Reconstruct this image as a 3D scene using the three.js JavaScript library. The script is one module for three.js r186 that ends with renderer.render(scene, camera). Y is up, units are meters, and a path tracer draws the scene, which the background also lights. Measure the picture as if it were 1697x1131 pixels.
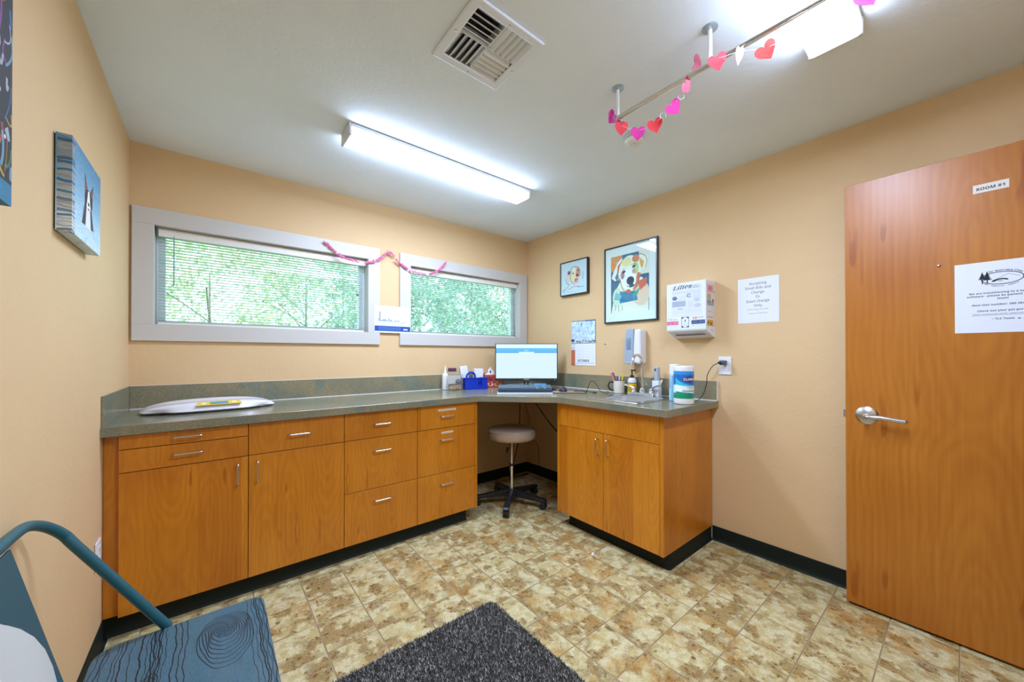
import * as THREE from 'three';
import { RoundedBoxGeometry } from 'three/addons/geometries/RoundedBoxGeometry.js';
import { mergeGeometries, mergeVertices } from 'three/addons/utils/BufferGeometryUtils.js';
import { RectAreaLightUniformsLib } from 'three/addons/lights/RectAreaLightUniformsLib.js';

// ---------- camera, sky, sun, large lights, exposure ----------
const scene = new THREE.Scene();
const camera = new THREE.PerspectiveCamera(2 * Math.atan(565.5 / 610.865) * 180 / Math.PI, 1697 / 1131, 0.05, 120);
camera.position.set(-2.5567, 1.2109, 2.8977);
camera.rotation.order = 'YXZ';
camera.rotation.set(0.3077 * Math.PI / 180, -39.1004 * Math.PI / 180, 0);
camera.setViewOffset(1697, 1131, 0, 565.5 - 584.93, 1697, 1131);

const renderer = new THREE.WebGLRenderer({ antialias: true });
renderer.toneMapping = THREE.LinearToneMapping;
renderer.toneMappingExposure = 2.25;
renderer.shadowMap.enabled = true;
RectAreaLightUniformsLib.init();

const SKY = 1.65, SUN = 2.3, TUBE = 26, SIDE = 7.5, LENS = 0.9;
const LAMP = new THREE.Color().setRGB(0.77, 0.95, 1.34);
scene.background = new THREE.Color().setRGB(0.80 * SKY, 0.95 * SKY, 1.0 * SKY);
const sun = new THREE.DirectionalLight(new THREE.Color().setRGB(1, 0.96, 0.86), SUN);
sun.position.set(9, 14, 10);
sun.target.position.set(0, 1, -6);
sun.castShadow = true;
Object.assign(sun.shadow.camera, { left: -14, right: 14, top: 14, bottom: -14, near: 1, far: 45 });
sun.shadow.mapSize.set(2048, 2048);
sun.shadow.radius = 2;
scene.add(sun, sun.target);

// ---------- helpers ----------
let seed = 12345;
const rnd = () => { seed = (seed * 1664525 + 1013904223) >>> 0; return seed / 4294967296; };
const rr = (a, b) => a + (b - a) * rnd();
const V = (x, y, z) => new THREE.Vector3(x, y, z);
const taken = new Map();
function numbered(n) { const k = taken.get(n) ?? 0; taken.set(n, k + 1); return k ? n + '_' + String(k).padStart(3, '0') : n; }
function lit(o) { o.castShadow = true; o.receiveShadow = true; return o; }
function part(parent, name, geo, mat) { const m = lit(new THREE.Mesh(geo, mat)); m.name = name; parent.add(m); return m; }
function thing(name, label, category, pos = [0, 0, 0], turn = 0, group) {
  const o = new THREE.Group(); o.name = numbered(name); o.position.set(...pos); o.rotation.y = turn;
  o.userData = { label, category }; if (group) o.userData.group = group; scene.add(o); return o;
}
function struct(name, label) { const o = new THREE.Group(); o.name = name; o.userData = { kind: 'structure' }; if (label) o.userData.label = label; scene.add(o); return o; }
const M = (o) => { const { rgb, ...r } = o; const m = new THREE.MeshPhysicalMaterial(r); if (rgb) m.color.setRGB(...rgb); return m; };
// box between two corners, chamfered, uv in metres
function uvm(g, ox = 0, oy = 0, s = 1, swap = false) {
  const p = g.attributes.position, n = g.attributes.normal, uv = new Float32Array(p.count * 2);
  for (let i = 0; i < p.count; i++) {
    const ax = Math.abs(n.getX(i)), ay = Math.abs(n.getY(i)), az = Math.abs(n.getZ(i));
    let u, v;
    if (ay > ax && ay > az) { u = p.getX(i); v = p.getZ(i); } else if (ax > az) { u = p.getZ(i); v = p.getY(i); } else { u = p.getX(i); v = p.getY(i); }
    if (swap) [u, v] = [v, u];
    uv[2 * i] = u / s + ox; uv[2 * i + 1] = v / s + oy;
  }
  g.setAttribute('uv', new THREE.BufferAttribute(uv, 2)); return g;
}
function box(x0, x1, y0, y1, z0, z1, r = 0.0015, ox = 0, oy = 0, s = 1, swap = false) {
  const w = x1 - x0, h = y1 - y0, d = z1 - z0;
  const rad = Math.min(r, w / 2.2, h / 2.2, d / 2.2);
  const g = rad > 0 ? new RoundedBoxGeometry(w, h, d, r > 0.006 ? 4 : 1, rad) : new THREE.BoxGeometry(w, h, d);
  g.translate((x0 + x1) / 2, (y0 + y1) / 2, (z0 + z1) / 2);
  return uvm(g, ox, oy, s, swap);
}
const cyl = (r0, r1, h, n = 24, x = 0, y = 0, z = 0) => new THREE.CylinderGeometry(r1, r0, h, n).translate(x, y + h / 2, z);
const lathe = (pts, n = 32) => new THREE.LatheGeometry(pts.map(([a, b]) => new THREE.Vector2(a, b)), n);
const curve = (pts, closed = false, t = 0.5) => new THREE.CatmullRomCurve3(pts.map((q) => V(...q)), closed, 'catmullrom', t);
const tube = (pts, r, seg = 40, rad = 8, closed = false, t = 0.5) => new THREE.TubeGeometry(curve(pts, closed, t), seg, r, rad, closed);
const merge = (list) => mergeGeometries(list.map((g) => { const q = g.index ? g.toNonIndexed() : g; for (const k of Object.keys(q.attributes)) if (!['position', 'normal', 'uv'].includes(k)) q.deleteAttribute(k); return q; }));
function prism(pts, depth, bevel = 0) { // pts in x,y, extruded along +z
  const s = new THREE.Shape(pts.map(([a, b]) => new THREE.Vector2(a, b)));
  return new THREE.ExtrudeGeometry(s, { depth, bevelEnabled: bevel > 0, bevelSize: bevel, bevelThickness: bevel, bevelSegments: 2, curveSegments: 10 });
}
// tileable value noise
function lattice(sd) { const t = new Float32Array(65536); let s = sd * 7919 + 17; for (let i = 0; i < t.length; i++) { s = (Math.imul(s, 1664525) + 1013904223) >>> 0; t[i] = s / 4294967296; } return t; }
const LAT = lattice(3);
function vn(x, y, px, py, k = 0) {
  const xi = Math.floor(x), yi = Math.floor(y), fx = x - xi, fy = y - yi;
  const a = ((xi % px) + px) % px, b = (a + 1) % px, c = ((yi % py) + py) % py, d = (c + 1) % py;
  const h = (i, j) => LAT[(i * 131 + j * 7057 + k * 2411) & 65535];
  const u = fx * fx * (3 - 2 * fx), v = fy * fy * (3 - 2 * fy);
  return (h(a, c) * (1 - u) + h(b, c) * u) * (1 - v) + (h(a, d) * (1 - u) + h(b, d) * u) * v;
}
function fbm(u, v, fx, fy, oct, k = 0) { let s = 0, a = 0.5, t = 0; for (let i = 0; i < oct; i++) { s += a * vn(u * fx, v * fy, fx, fy, k + i * 13); t += a; a *= 0.5; fx *= 2; fy *= 2; } return s / t; }
function dataTex(w, h, f, srgb = true, repeat = true) {
  const d = new Uint8Array(w * h * 4);
  for (let y = 0; y < h; y++) for (let x = 0; x < w; x++) { const c = f((x + 0.5) / w, (y + 0.5) / h); const i = (y * w + x) * 4; for (let k = 0; k < 3; k++) d[i + k] = Math.max(0, Math.min(255, Math.round(255 * (typeof c === 'number' ? c : c[k])))); d[i + 3] = 255; }
  const t = new THREE.DataTexture(d, w, h); t.magFilter = THREE.LinearFilter; t.minFilter = THREE.LinearMipmapLinearFilter; t.generateMipmaps = true;
  if (srgb) t.colorSpace = THREE.SRGBColorSpace; if (repeat) t.wrapS = t.wrapT = THREE.RepeatWrapping; t.needsUpdate = true; return t;
}
function canvasTex(w, h, draw) { const c = document.createElement('canvas'); c.width = w; c.height = h; const g = c.getContext('2d'); draw(g, w, h); const t = new THREE.CanvasTexture(c); t.colorSpace = THREE.SRGBColorSpace; return t; }
const mix3 = (a, b, t) => [a[0] + (b[0] - a[0]) * t, a[1] + (b[1] - a[1]) * t, a[2] + (b[2] - a[2]) * t];
const sm = (a, b, x) => { const t = Math.max(0, Math.min(1, (x - a) / (b - a))); return t * t * (3 - 2 * t); };
// a flat print on a plane w x h, facing +z
const card = (w, h, t = 0.0006) => { const g = new THREE.BoxGeometry(w, h, t); return g; };

// ---------- shared materials ----------
const peelBump = dataTex(512, 512, (u, v) => 0.6 * fbm(u, v, 48, 48, 2, 5) + 0.4 * fbm(u, v, 110, 110, 1, 9), false);
const wallTone = dataTex(256, 256, (u, v) => { const n = 0.985 + 0.03 * (fbm(u, v, 4, 4, 4, 31) - 0.5); return [n, n, n]; }, true);
const WALL = M({ rgb: [0.765, 0.535, 0.285], roughness: 0.62, map: wallTone, bumpMap: peelBump, bumpScale: 0.0006, specularIntensity: 0.6 });
const CEIL = M({ rgb: [0.86, 0.95, 1.0], roughness: 0.9, map: wallTone, bumpMap: peelBump, bumpScale: 0.0007 });
const TRIMW = M({ rgb: [0.60, 0.575, 0.525], roughness: 0.45 });
const WHITE = M({ rgb: [0.83, 0.84, 0.85], roughness: 0.4 });
const VINYL = M({ rgb: [0.84, 0.86, 0.88], roughness: 0.35 });
const BLACK = M({ rgb: [0.012, 0.013, 0.014], roughness: 0.45 });
const RUBBER = M({ rgb: [0.008, 0.014, 0.010], roughness: 0.6, specularIntensity: 0.5 });
const CHROME = M({ rgb: [0.78, 0.78, 0.79], roughness: 0.12, metalness: 1 });
const NICKEL = M({ rgb: [0.62, 0.60, 0.58], roughness: 0.3, metalness: 1 });
const STEEL = M({ rgb: [0.60, 0.61, 0.62], roughness: 0.25, metalness: 1 });
const GLASS = M({ rgb: [0.94, 0.99, 0.97], roughness: 0.0, transmission: 1, thickness: 0, ior: 1.5 });
function woodTex(k, light, dark, leaf) {
  return dataTex(1024, 1024, (u, v) => {
    const warp = 0.018 * (fbm(u, v, 3, 2, 3, k + 1) - 0.5);
    const lu = (u + warp * 0.3) * leaf, li = Math.floor(lu) % leaf;
    const tone = (LAT[(li * 37 + k * 101) & 65535] - 0.5) * 0.32;
    const fine = fbm(u, v, 180, 5, 3, k + 20) - 0.5;
    const cx = (Math.floor(lu) + 0.5 + (LAT[(li * 91 + k) & 65535] - 0.5) * 0.6) / leaf, cy = LAT[(li * 53 + k * 7) & 65535];
    let dy = Math.abs(v - cy); dy = Math.min(dy, 1 - dy);
    const d = Math.hypot((u - cx) * 9, dy * 1.6) + 0.35 * (fbm(u, v, 5, 4, 4, k + 40) - 0.5);
    const rings = Math.sin(d * 46) * 0.5 + 0.5;
    const blot = fbm(u, v, 7, 4, 4, k + 60) - 0.5;
    const fleck = sm(0.74, 0.86, fbm(u, v, 46, 7, 2, k + 80)) * sm(0.5, 0.7, fbm(u, v, 5, 5, 2, k + 83));
    let t = 0.42 + tone + fine * 0.34 + (rings - 0.5) * 0.13 + blot * 0.55 + fleck * 0.55;
    return mix3(light, dark, Math.max(0, Math.min(1, t)));
  });
}
const WOOD = M({ map: woodTex(2, [0.87, 0.57, 0.14], [0.665, 0.355, 0.03], 7), roughness: 0.34, clearcoat: 0.25, clearcoatRoughness: 0.25 });
const WOODEDGE = M({ rgb: [0.5, 0.22, 0.03], roughness: 0.4 });
const DOORWOOD = M({ map: woodTex(9, [0.80, 0.52, 0.17], [0.62, 0.335, 0.05], 3), roughness: 0.38, clearcoat: 0.2, clearcoatRoughness: 0.3 });
const LAM = M({ map: dataTex(1024, 1024, (u, v) => {
  const a = fbm(u, v, 6, 6, 5, 3), b = fbm(u, v, 9, 9, 4, 77), s = fbm(u, v, 200, 200, 2, 55) - 0.5;
  let c = mix3([0.51, 0.50, 0.41], [0.54, 0.50, 0.385], sm(0.35, 0.65, a)); c = mix3(c, [0.455, 0.48, 0.415], sm(0.5, 0.72, b));
  return c.map((x) => x + s * 0.11 + (a - 0.5) * 0.08);
}), roughness: 0.2 });
const CAULK = M({ rgb: [0.85, 0.85, 0.82], roughness: 0.4 });

// ---------- the room shell ----------
const W = 2.914, H = 2.3924, D = 3.47, HZ = 4.9;
function wallShape(x0, x1, y0, y1, holes) { const s = new THREE.Shape([V(x0, y0, 0), V(x1, y0, 0), V(x1, y1, 0), V(x0, y1, 0)].map((q) => new THREE.Vector2(q.x, q.y))); for (const [a, b, c, d] of holes) s.holes.push(new THREE.Path([new THREE.Vector2(a, c), new THREE.Vector2(a, d), new THREE.Vector2(b, d), new THREE.Vector2(b, c)])); return s; }
const WT = 0.16;
const WIN = [[-2.8141, -1.6328], [-1.2884, -0.1125]], IT = 1.9451, IB = 1.3836;
{
  const back = struct('wall_back', 'peach painted wall with the two windows above the long counter');
  part(back, 'wall_panel', new THREE.ExtrudeGeometry(wallShape(-W - WT, WT, -0.2, H + 0.2, WIN.map(([a, b]) => [a - 0.012, b + 0.012, IB - 0.012, IT + 0.012])), { depth: WT, bevelEnabled: false }).translate(0, 0, -WT), WALL);
  const right = struct('wall_right', 'peach painted wall with the framed dog prints and the dispensers');
  part(right, 'wall_panel', box(0, WT, -0.2, H + 0.2, 0, HZ, 0), WALL);
  const left = struct('wall_left', 'peach painted wall at the far left with the two canvases');
  part(left, 'wall_panel', box(-W - WT, -W, -0.2, H + 0.2, 0, HZ, 0), WALL);
  const front = struct('wall_front', 'peach painted wall with the doorway behind the viewpoint');
  part(front, 'wall_panel', new THREE.ExtrudeGeometry(wallShape(-W, 0, -0.02, H + 0.02, [[-1.05, -0.10, -0.01, 2.06]]), { depth: 0.12, bevelEnabled: false }).translate(0, 0, D), WALL);
  const hall = struct('wall_hall', 'peach painted wall closing the corridor behind the doorway');
  part(hall, 'wall_panel', box(-W, 0, -0.02, H + 0.02, HZ - 0.1, HZ, 0), WALL);
  const ceil = struct('ceiling', 'pale blue grey textured ceiling');
  const cs = wallShape(-W, 0, -HZ, 0.0, [[-1.872, -1.612, -1.875, -1.615]]);
  part(ceil, 'ceiling_panel', new THREE.ExtrudeGeometry(cs, { depth: 0.12, bevelEnabled: false }).rotateX(-Math.PI / 2).translate(0, H, 0), CEIL);
  part(ceil, 'roof_deck', box(-W - WT, WT, H + 0.36, H + 0.42, -0.3, HZ, 0), CEIL);
  part(ceil, 'roof_fascia', box(-W - WT, WT, H + 0.1, H + 0.42, -0.34, -0.3, 0), TRIMW);
}
// floor: one tile per piece over a grout bed
{
  const floor = struct('floor', 'mottled beige and brown stone pattern tile floor');
  const GROUT = M({ rgb: [0.36, 0.27, 0.155], roughness: 0.6 });
  part(floor, 'grout_bed', box(-W, 0, -0.06, -0.0022, 0, D, 0), GROUT);
  part(floor, 'corridor_floor', box(-W, 0, -0.06, -0.0005, D, HZ, 0), GROUT);
  const stone = (k, warm) => dataTex(1024, 1024, (u, v) => {
    const a = fbm(u, v, 11, 11, 6, k), b = fbm(u, v, 17, 17, 5, k + 50), c = fbm(u, v, 26, 26, 3, k + 90), e = fbm(u, v, 7, 7, 4, k + 130);
    const vein = 1 - Math.min(1, Math.abs(fbm(u + 0.03 * a, v + 0.03 * b, 9, 9, 6, k + 170) - 0.5) * 7);
    let col = mix3([0.825, 0.785, 0.61], [0.755, 0.69, 0.475], sm(0.3, 0.7, c));
    col = mix3(col, [0.575, 0.46, 0.265], sm(0.50, 0.68, a) * 0.7);
    col = mix3(col, [0.50, 0.38, 0.20], vein * sm(0.46, 0.64, b) * 0.5);
    col = mix3(col, [0.67, 0.465, 0.20], sm(0.62 - warm, 0.82 - warm, e) * (0.3 + warm * 1.6));
    col = mix3(col, [0.66, 0.655, 0.53], sm(0.62, 0.8, b) * 0.4);
    col = mix3(col, [0.42, 0.31, 0.16], sm(0.60, 0.74, fbm(u, v, 60, 60, 3, k + 201)) * sm(0.46, 0.62, a) * 0.75);
    const s = fbm(u, v, 160, 160, 2, k + 7) - 0.5;
    return col.map((x) => x + s * 0.13);
  });
  const mats = [M({ map: stone(4, 0), roughness: 0.36 }), M({ map: stone(211, 0.06), roughness: 0.36 }), M({ map: stone(317, 0.13), roughness: 0.36 })];
  const xs = [0], zs = [0];
  for (let k = 0; k < 16; k++) { const x = -0.778 + 0.2018 * (3 - k); if (x < -0.02 && x > -W + 0.02) xs.push(x); } xs.push(-W);
  for (let k = 0; k < 20; k++) { const z = 2.069 + 0.2022 * (k - 10); if (z > 0.02 && z < D - 0.02) zs.push(z); } zs.push(D);
  for (let i = 0; i + 1 < xs.length; i++) for (let j = 0; j + 1 < zs.length; j++) {
    const q = rnd(), g = box(xs[i + 1] + 0.0024, xs[i] - 0.0024, -0.02, 0, zs[j] + 0.0017, zs[j + 1] - 0.0017, 0.0012, rnd(), rnd(), 0.62, rnd() < 0.5);
    part(floor, 'tile', g, mats[q < 0.5 ? 0 : q < 0.84 ? 1 : 2]);
  }
}
// vinyl cove baseboards: profile swept along a straight run
function cove(len, h = 0.0909) { return prism([[0, 0], [0.016, 0], [0.0155, 0.003], [0.009, 0.010], [0.006, 0.022], [0.0055, h - 0.002], [0.004, h], [0, h]], len); }
function baseRun(parent, x, z, ang, len) { const m = part(parent, 'vinyl_strip', cove(len), RUBBER); m.position.set(x, 0, z); m.rotation.y = ang; return m; }
{
  const br = struct('baseboard_right', 'black vinyl cove baseboard along the right wall'); // profile x -> outwards
  baseRun(br, 0, D, Math.PI, D - 1.845); baseRun(br, 0, 1.095, Math.PI, 1.095);
  const bb = struct('baseboard_back', 'black vinyl cove baseboard in the knee space on the back wall');
  baseRun(bb, 0, 0, -Math.PI / 2, 1.10);
  const bl = struct('baseboard_left', 'black vinyl cove baseboard along the left wall behind the teal chair');
  baseRun(bl, -W, 0.592, 0, D - 0.592);
  const bf = struct('baseboard_front', 'black vinyl cove baseboard on the wall behind the viewpoint');
  baseRun(bf, -W + 0.02, D, Math.PI / 2, W - 1.05 - 0.03);
}
// windows
const WGLASS = M({ rgb: [0.86, 0.98, 0.95], roughness: 0.0, transmission: 1, thickness: 0, ior: 1.5 });
const SASH = M({ rgb: [0.80, 0.86, 0.90], roughness: 0.35 });
WIN.forEach(([a, b], i) => {
  const w = struct('window_' + (i + 1), i ? 'white trimmed window nearer the corner above the monitor' : 'white trimmed window at the left end of the back wall');
  const oa = i ? -1.3817 : -2.9033, ob = i ? -0.013 : -1.5436, T = 0.018;
  part(w, 'trim_board', box(oa, ob, IT, 2.0384, 0, T, 0.002), TRIMW);
  part(w, 'trim_board', box(oa, ob, 1.2891, IB, 0, T, 0.002), TRIMW);
  part(w, 'trim_board', box(oa, a, IB, IT, 0, T, 0.002), TRIMW);
  part(w, 'trim_board', box(b, ob, IB, IT, 0, T, 0.002), TRIMW);
  // jamb lining
  part(w, 'jamb', box(a - 0.012, a, IB - 0.012, IT + 0.012, -0.13, 0.001, 0), TRIMW);
  part(w, 'jamb', box(b, b + 0.012, IB - 0.012, IT + 0.012, -0.13, 0.001, 0), TRIMW);
  part(w, 'head_lining', box(a, b, IT, IT + 0.012, -0.13, 0.001, 0), TRIMW);
  part(w, 'sill_lining', box(a, b, IB - 0.012, IB, -0.13, 0.001, 0), TRIMW);
  const f = 0.042, z0 = -0.12, z1 = -0.075;
  part(w, 'sash_rail', box(a, b, IT - f, IT, z0, z1, 0.003), SASH);
  part(w, 'sash_rail', box(a, b, IB, IB + f * 0.7, z0, z1, 0.003), SASH);
  part(w, 'sash_stile', box(a, a + f, IB + f * 0.7, IT - f, z0, z1, 0.003), SASH);
  part(w, 'sash_stile', box(b - f, b, IB + f * 0.7, IT - f, z0, z1, 0.003), SASH);
  part(w, 'glass_pane', box(a + f - 0.004, b - f + 0.004, IB + f * 0.7 - 0.004, IT - f + 0.004, -0.1, -0.099, 0), WGLASS);
  if (!i) part(w, 'latch', box(b - f - 0.022, b - f - 0.004, 1.66, 1.685, z1, z1 + 0.008, 0.002), M({ rgb: [0.18, 0.17, 0.16], roughness: 0.5 }));
});
// horizontal blinds: each slat a piece
{
  const SLAT = M({ rgb: [0.66, 0.73, 0.74], roughness: 0.35 });
  const RAIL = M({ rgb: [0.80, 0.78, 0.70], roughness: 0.4 });
  WIN.forEach(([a, b], i) => {
    const t = thing('window_blind', i ? 'white slatted mini blind in the window nearer the corner' : 'white slatted mini blind in the left window', 'blind', [(a + b) / 2, IB, -0.045], 0, 'mini blinds');
    const hw = (b - a) / 2 - 0.006, hh = IT - IB;
    part(t, 'head_rail', box(-hw, hw, hh - 0.036, hh - 0.002, -0.018, 0.018, 0.002), RAIL);
    part(t, 'valance', box(-hw + 0.008, hw, hh - 0.052, hh - 0.01, 0.0185, 0.024, 0.002), RAIL);
    if (!i) part(t, 'end_bracket', box(-hw, -hw + 0.007, hh - 0.04, hh - 0.004, 0.018, 0.03, 0.001), M({ rgb: [0.12, 0.14, 0.15], roughness: 0.5 }));
    part(t, 'bottom_rail', box(-hw + 0.006, hw - 0.012, 0.002, 0.014, -0.013, 0.013, 0.003), RAIL);
    const sg = new THREE.PlaneGeometry(2 * hw - 0.02, 0.023, 1, 4); { const p = sg.attributes.position; for (let k = 0; k < p.count; k++) { const y = p.getY(k); p.setXYZ(k, p.getX(k), 0.0022 * (1 - (y / 0.0115) ** 2), -y); } sg.computeVertexNormals(); sg.rotateX(-0.12); }
    for (let y = 0.024; y < hh - 0.046; y += 0.0168) part(t, 'slat', sg, SLAT).position.set(-0.002, y, 0);
    for (const x of [-hw + 0.14, 0.02, hw - 0.14]) part(t, 'ladder_cord', merge([box(x - 0.0006, x + 0.0006, 0.01, hh - 0.04, 0.0125, 0.0137, 0), box(x - 0.0006, x + 0.0006, 0.01, hh - 0.04, -0.0137, -0.0125, 0)]), RAIL);
    if (!i) part(t, 'tilt_wand', cyl(0.0028, 0.0028, 0.29, 8, -hw + 0.075, hh - 0.33, 0.022), M({ rgb: [0.25, 0.36, 0.36], roughness: 0.2 }));
  });
}
// the door, standing open along the right wall
{
  const d = struct('door_1', 'maple veneer door standing open flat against the right wall'); d.position.set(-0.15, 0, 2.526);
  part(d, 'door_leaf', box(0, 0.044, 0.012, 2.034, 0, 0.914, 0.0015, 0.33, 0.02, 1.6), DOORWOOD);
  const SAT = M({ rgb: [0.60, 0.62, 0.64], roughness: 0.28, metalness: 1 });
  const h = part(d, 'door_handle', lathe([[0, -0.014], [0.012, -0.014], [0.030, -0.009], [0.0415, -0.002], [0.0415, 0], [0, 0]].map(([a, b]) => [a, -b]), 40).rotateZ(Math.PI / 2), SAT); h.position.set(0, 0.923, 0.076);
  const lv = new THREE.CatmullRomCurve3([V(-0.012, 0, 0), V(-0.045, 0, 0), V(-0.056, -0.001, 0.012), V(-0.055, 0, 0.05), V(-0.05, -0.006, 0.10), V(-0.046, -0.008, 0.126)]);
  part(h, 'lever', new THREE.TubeGeometry(lv, 40, 0.0098, 12).scale(1, 1, 1), SAT);
  part(h, 'lever_tip', new THREE.SphereGeometry(0.0098, 12, 8).translate(-0.046, -0.008, 0.126), SAT);
  part(d, 'latch_bolt', box(0.012, 0.032, 0.905, 0.945, -0.010, 0.001, 0.002), NICKEL);
  part(d, 'screw', new THREE.SphereGeometry(0.006, 12, 8).scale(0.6, 1, 1).translate(-0.002, 1.591, 0.301), NICKEL);
  for (const y of [0.25, 1.05, 1.8]) part(d, 'hinge', cyl(0.007, 0.007, 0.09, 10, 0.05, y, 0.921), NICKEL);
  const fr = struct('trim_3', 'wooden frame around the doorway behind the viewpoint');
  part(fr, 'jamb', box(-0.128, -0.10, 0, 2.06, D - 0.005, D + 0.125, 0.001, 0.1, 0.1), DOORWOOD);
  part(fr, 'jamb', box(-1.05, -1.022, 0, 2.06, D - 0.005, D + 0.125, 0.001, 0.1, 0.1), DOORWOOD);
  part(fr, 'head', box(-1.022, -0.128, 2.036, 2.06, D - 0.005, D + 0.125, 0.001, 0.1, 0.1), DOORWOOD);
}
// outside: lawn, shrubs and trees seen through the blinds
{
  const lawn = struct('lawn', 'green lawn outside the windows'); const LAWN = M({ map: dataTex(256, 256, (u, v) => mix3([0.42, 0.55, 0.25], [0.28, 0.42, 0.16], fbm(u, v, 20, 20, 4, 8))), roughness: 1 });
  part(lawn, 'turf', box(-25, 25, -0.5, -0.3, -30, -0.5, 0, 0, 0, 2), LAWN);
  const BARK = M({ rgb: [0.20, 0.16, 0.13], roughness: 0.9 });
  const leafG = (() => { const g = new THREE.BufferGeometry(); g.setAttribute('position', new THREE.Float32BufferAttribute([0, 0, 0, -0.3, 0.45, 0.08, 0, 0.5, 0, 0.3, 0.45, 0.08, 0, 1, -0.05], 3)); g.setIndex([0, 2, 1, 0, 3, 2, 1, 2, 4, 2, 3, 4]); g.computeVertexNormals(); return g; })();
  const kinds = [[0.50, 0.61, 0.45], [0.40, 0.56, 0.48], [0.58, 0.65, 0.44], [0.34, 0.52, 0.46]].map((c) => M({ rgb: c, roughness: 0.7, transmission: 0.35, thickness: 0, side: THREE.DoubleSide }));
  const spots = [[-4.6, -6.2, 1.5, 2.4, 2, 'yellow green bushy tree outside the far left edge of the left window'], [-2.6, -5.6, 1.35, 2.3, 2, 'yellow green leafy tree behind the left half of the left window'], [-0.9, -6.6, 1.25, 2.6, 0, 'open crowned tree behind the middle of the left window'], [0.5, -5.8, 1.1, 2.2, 1, 'blue green tree behind the right end of the left window'], [1.9, -5.4, 1.15, 2.2, 3, 'dense dark green tree behind the left half of the corner window'], [3.4, -6.0, 1.25, 2.5, 1, 'dense blue green tree behind the middle of the corner window'], [5.0, -6.4, 1.4, 2.6, 3, 'dark green tree behind the right edge of the corner window'], [0.9, -10.5, 2.6, 3.4, 1, 'tall tree standing farthest back beyond both windows']];
  for (const [x, z, r, cy, kind, label] of spots) {
    const t = thing('garden_tree', label, 'tree', [x, -0.3, z], 0, 'trees outside the windows');
    part(t, 'trunk', cyl(0.06, 0.008, cy + r * 0.5, 8), BARK);
    for (let k = 0; k < 6; k++) { const an = k * 1.05 + x, y0 = cy * (0.5 + 0.08 * k); part(t, 'branch', tube([[0.03, y0, 0.02], [Math.cos(an) * r * 0.4, y0 + r * 0.3, Math.sin(an) * r * 0.4], [Math.cos(an) * r * 0.8, y0 + r * 0.5, Math.sin(an) * r * 0.75]], 0.012, 10, 6), BARK); }
    const n = kind === 2 || kind === 0 ? 3700 : 4800, im = lit(new THREE.InstancedMesh(leafG, kinds[kind], n)), m4 = new THREE.Matrix4(), q = new THREE.Quaternion(), c = new THREE.Color();
    const clumps = Array.from({ length: 46 }, () => { const a = rnd() * 6.283, b = Math.acos(rr(-1, 1)), rad = r * (0.35 + 0.65 * Math.cbrt(rnd())); return V(Math.sin(b) * Math.cos(a) * rad, Math.cos(b) * rad * 1.15 + cy + 0.3, Math.sin(b) * Math.sin(a) * rad); });
    for (let k = 0; k < n; k++) {
      const cl = clumps[Math.floor(rnd() * clumps.length)], a = rnd() * 6.283, b = Math.acos(rr(-1, 1)), rad = 0.42 * Math.sqrt(rnd());
      q.setFromEuler(new THREE.Euler(rr(-1.2, 1.2), rnd() * 6.283, rr(0, 6.28)));
      const s = rr(0.06, 0.13); m4.compose(V(cl.x + Math.sin(b) * Math.cos(a) * rad, Math.max(0.25, cl.y + Math.cos(b) * rad), cl.z + Math.sin(b) * Math.sin(a) * rad), q, V(s, s, s)); im.setMatrixAt(k, m4);
      const g = rr(0.65, 1.35); im.setColorAt(k, c.setRGB(g * rr(0.85, 1.25), g, g * rr(0.8, 1.2)));
    }
    im.name = 'foliage'; im.userData.kind = 'stuff'; t.add(im);
  }
}
// ---------- cabinets ----------
const CT = 0.91, CTH = 0.0418, FD = 0.6264, CB = 0.0908, CTOP = CT - CTH;
function pull(len = 0.1) { const h = len / 2, o = 0.028, r = 0.008; return new THREE.TubeGeometry(curve([[-h, 0, 0], [-h, 0, o - r], [-h + r * 0.3, 0, o - r * 0.3], [-h + r, 0, o], [0, 0, o], [h - r, 0, o], [h - r * 0.3, 0, o - r * 0.3], [h, 0, o - r], [h, 0, 0]], false, 0.35), 48, 0.0042, 10); }
const PULL = pull();
function front(parent, name, x0, x1, y0, y1, z = 0) { // slab front whose face is at local z = 0
  return part(parent, name, box(x0 + 0.0016, x1 - 0.0016, y0 + 0.0016, y1 - 0.0016, -0.019, 0, 0.001, rnd(), rnd(), 1.15), WOOD);
}
function handle(parent, x, y, vertical) { const m = part(parent, 'handle', PULL, NICKEL); m.position.set(x, y, 0); if (vertical) m.rotation.z = Math.PI / 2; return m; }
function carcass(t, x0, x1, depth) {
  const th = 0.016, y0 = CB, y1 = CTOP - 0.001, z1 = -0.0205, z0 = -depth;
  part(t, 'side_panel', box(x0, x0 + th, y0, y1, z0, z1, 0, rnd(), rnd()), WOOD);
  part(t, 'side_panel', box(x1 - th, x1, y0, y1, z0, z1, 0, rnd(), rnd()), WOOD);
  part(t, 'bottom_panel', box(x0 + th, x1 - th, y0, y0 + th, z0, z1, 0, rnd(), rnd()), WOOD);
  part(t, 'back_panel', box(x0 + th, x1 - th, y0 + th, y1, z0, z0 + 0.006, 0, rnd(), rnd()), WOOD);
  part(t, 'top_rail', box(x0 + th, x1 - th, y1 - 0.02, y1, -0.1, z1, 0, rnd(), rnd()), WOOD);
}
const LABELP = M({ map: canvasTex(256, 32, (g, w, h) => { g.fillStyle = '#f3ead8'; g.fillRect(0, 0, w, h); g.fillStyle = '#777'; for (let x = 14; x < 240; x += 9 + (x % 7)) g.fillRect(x, 10, 6, 11); }), roughness: 0.6 });
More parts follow.
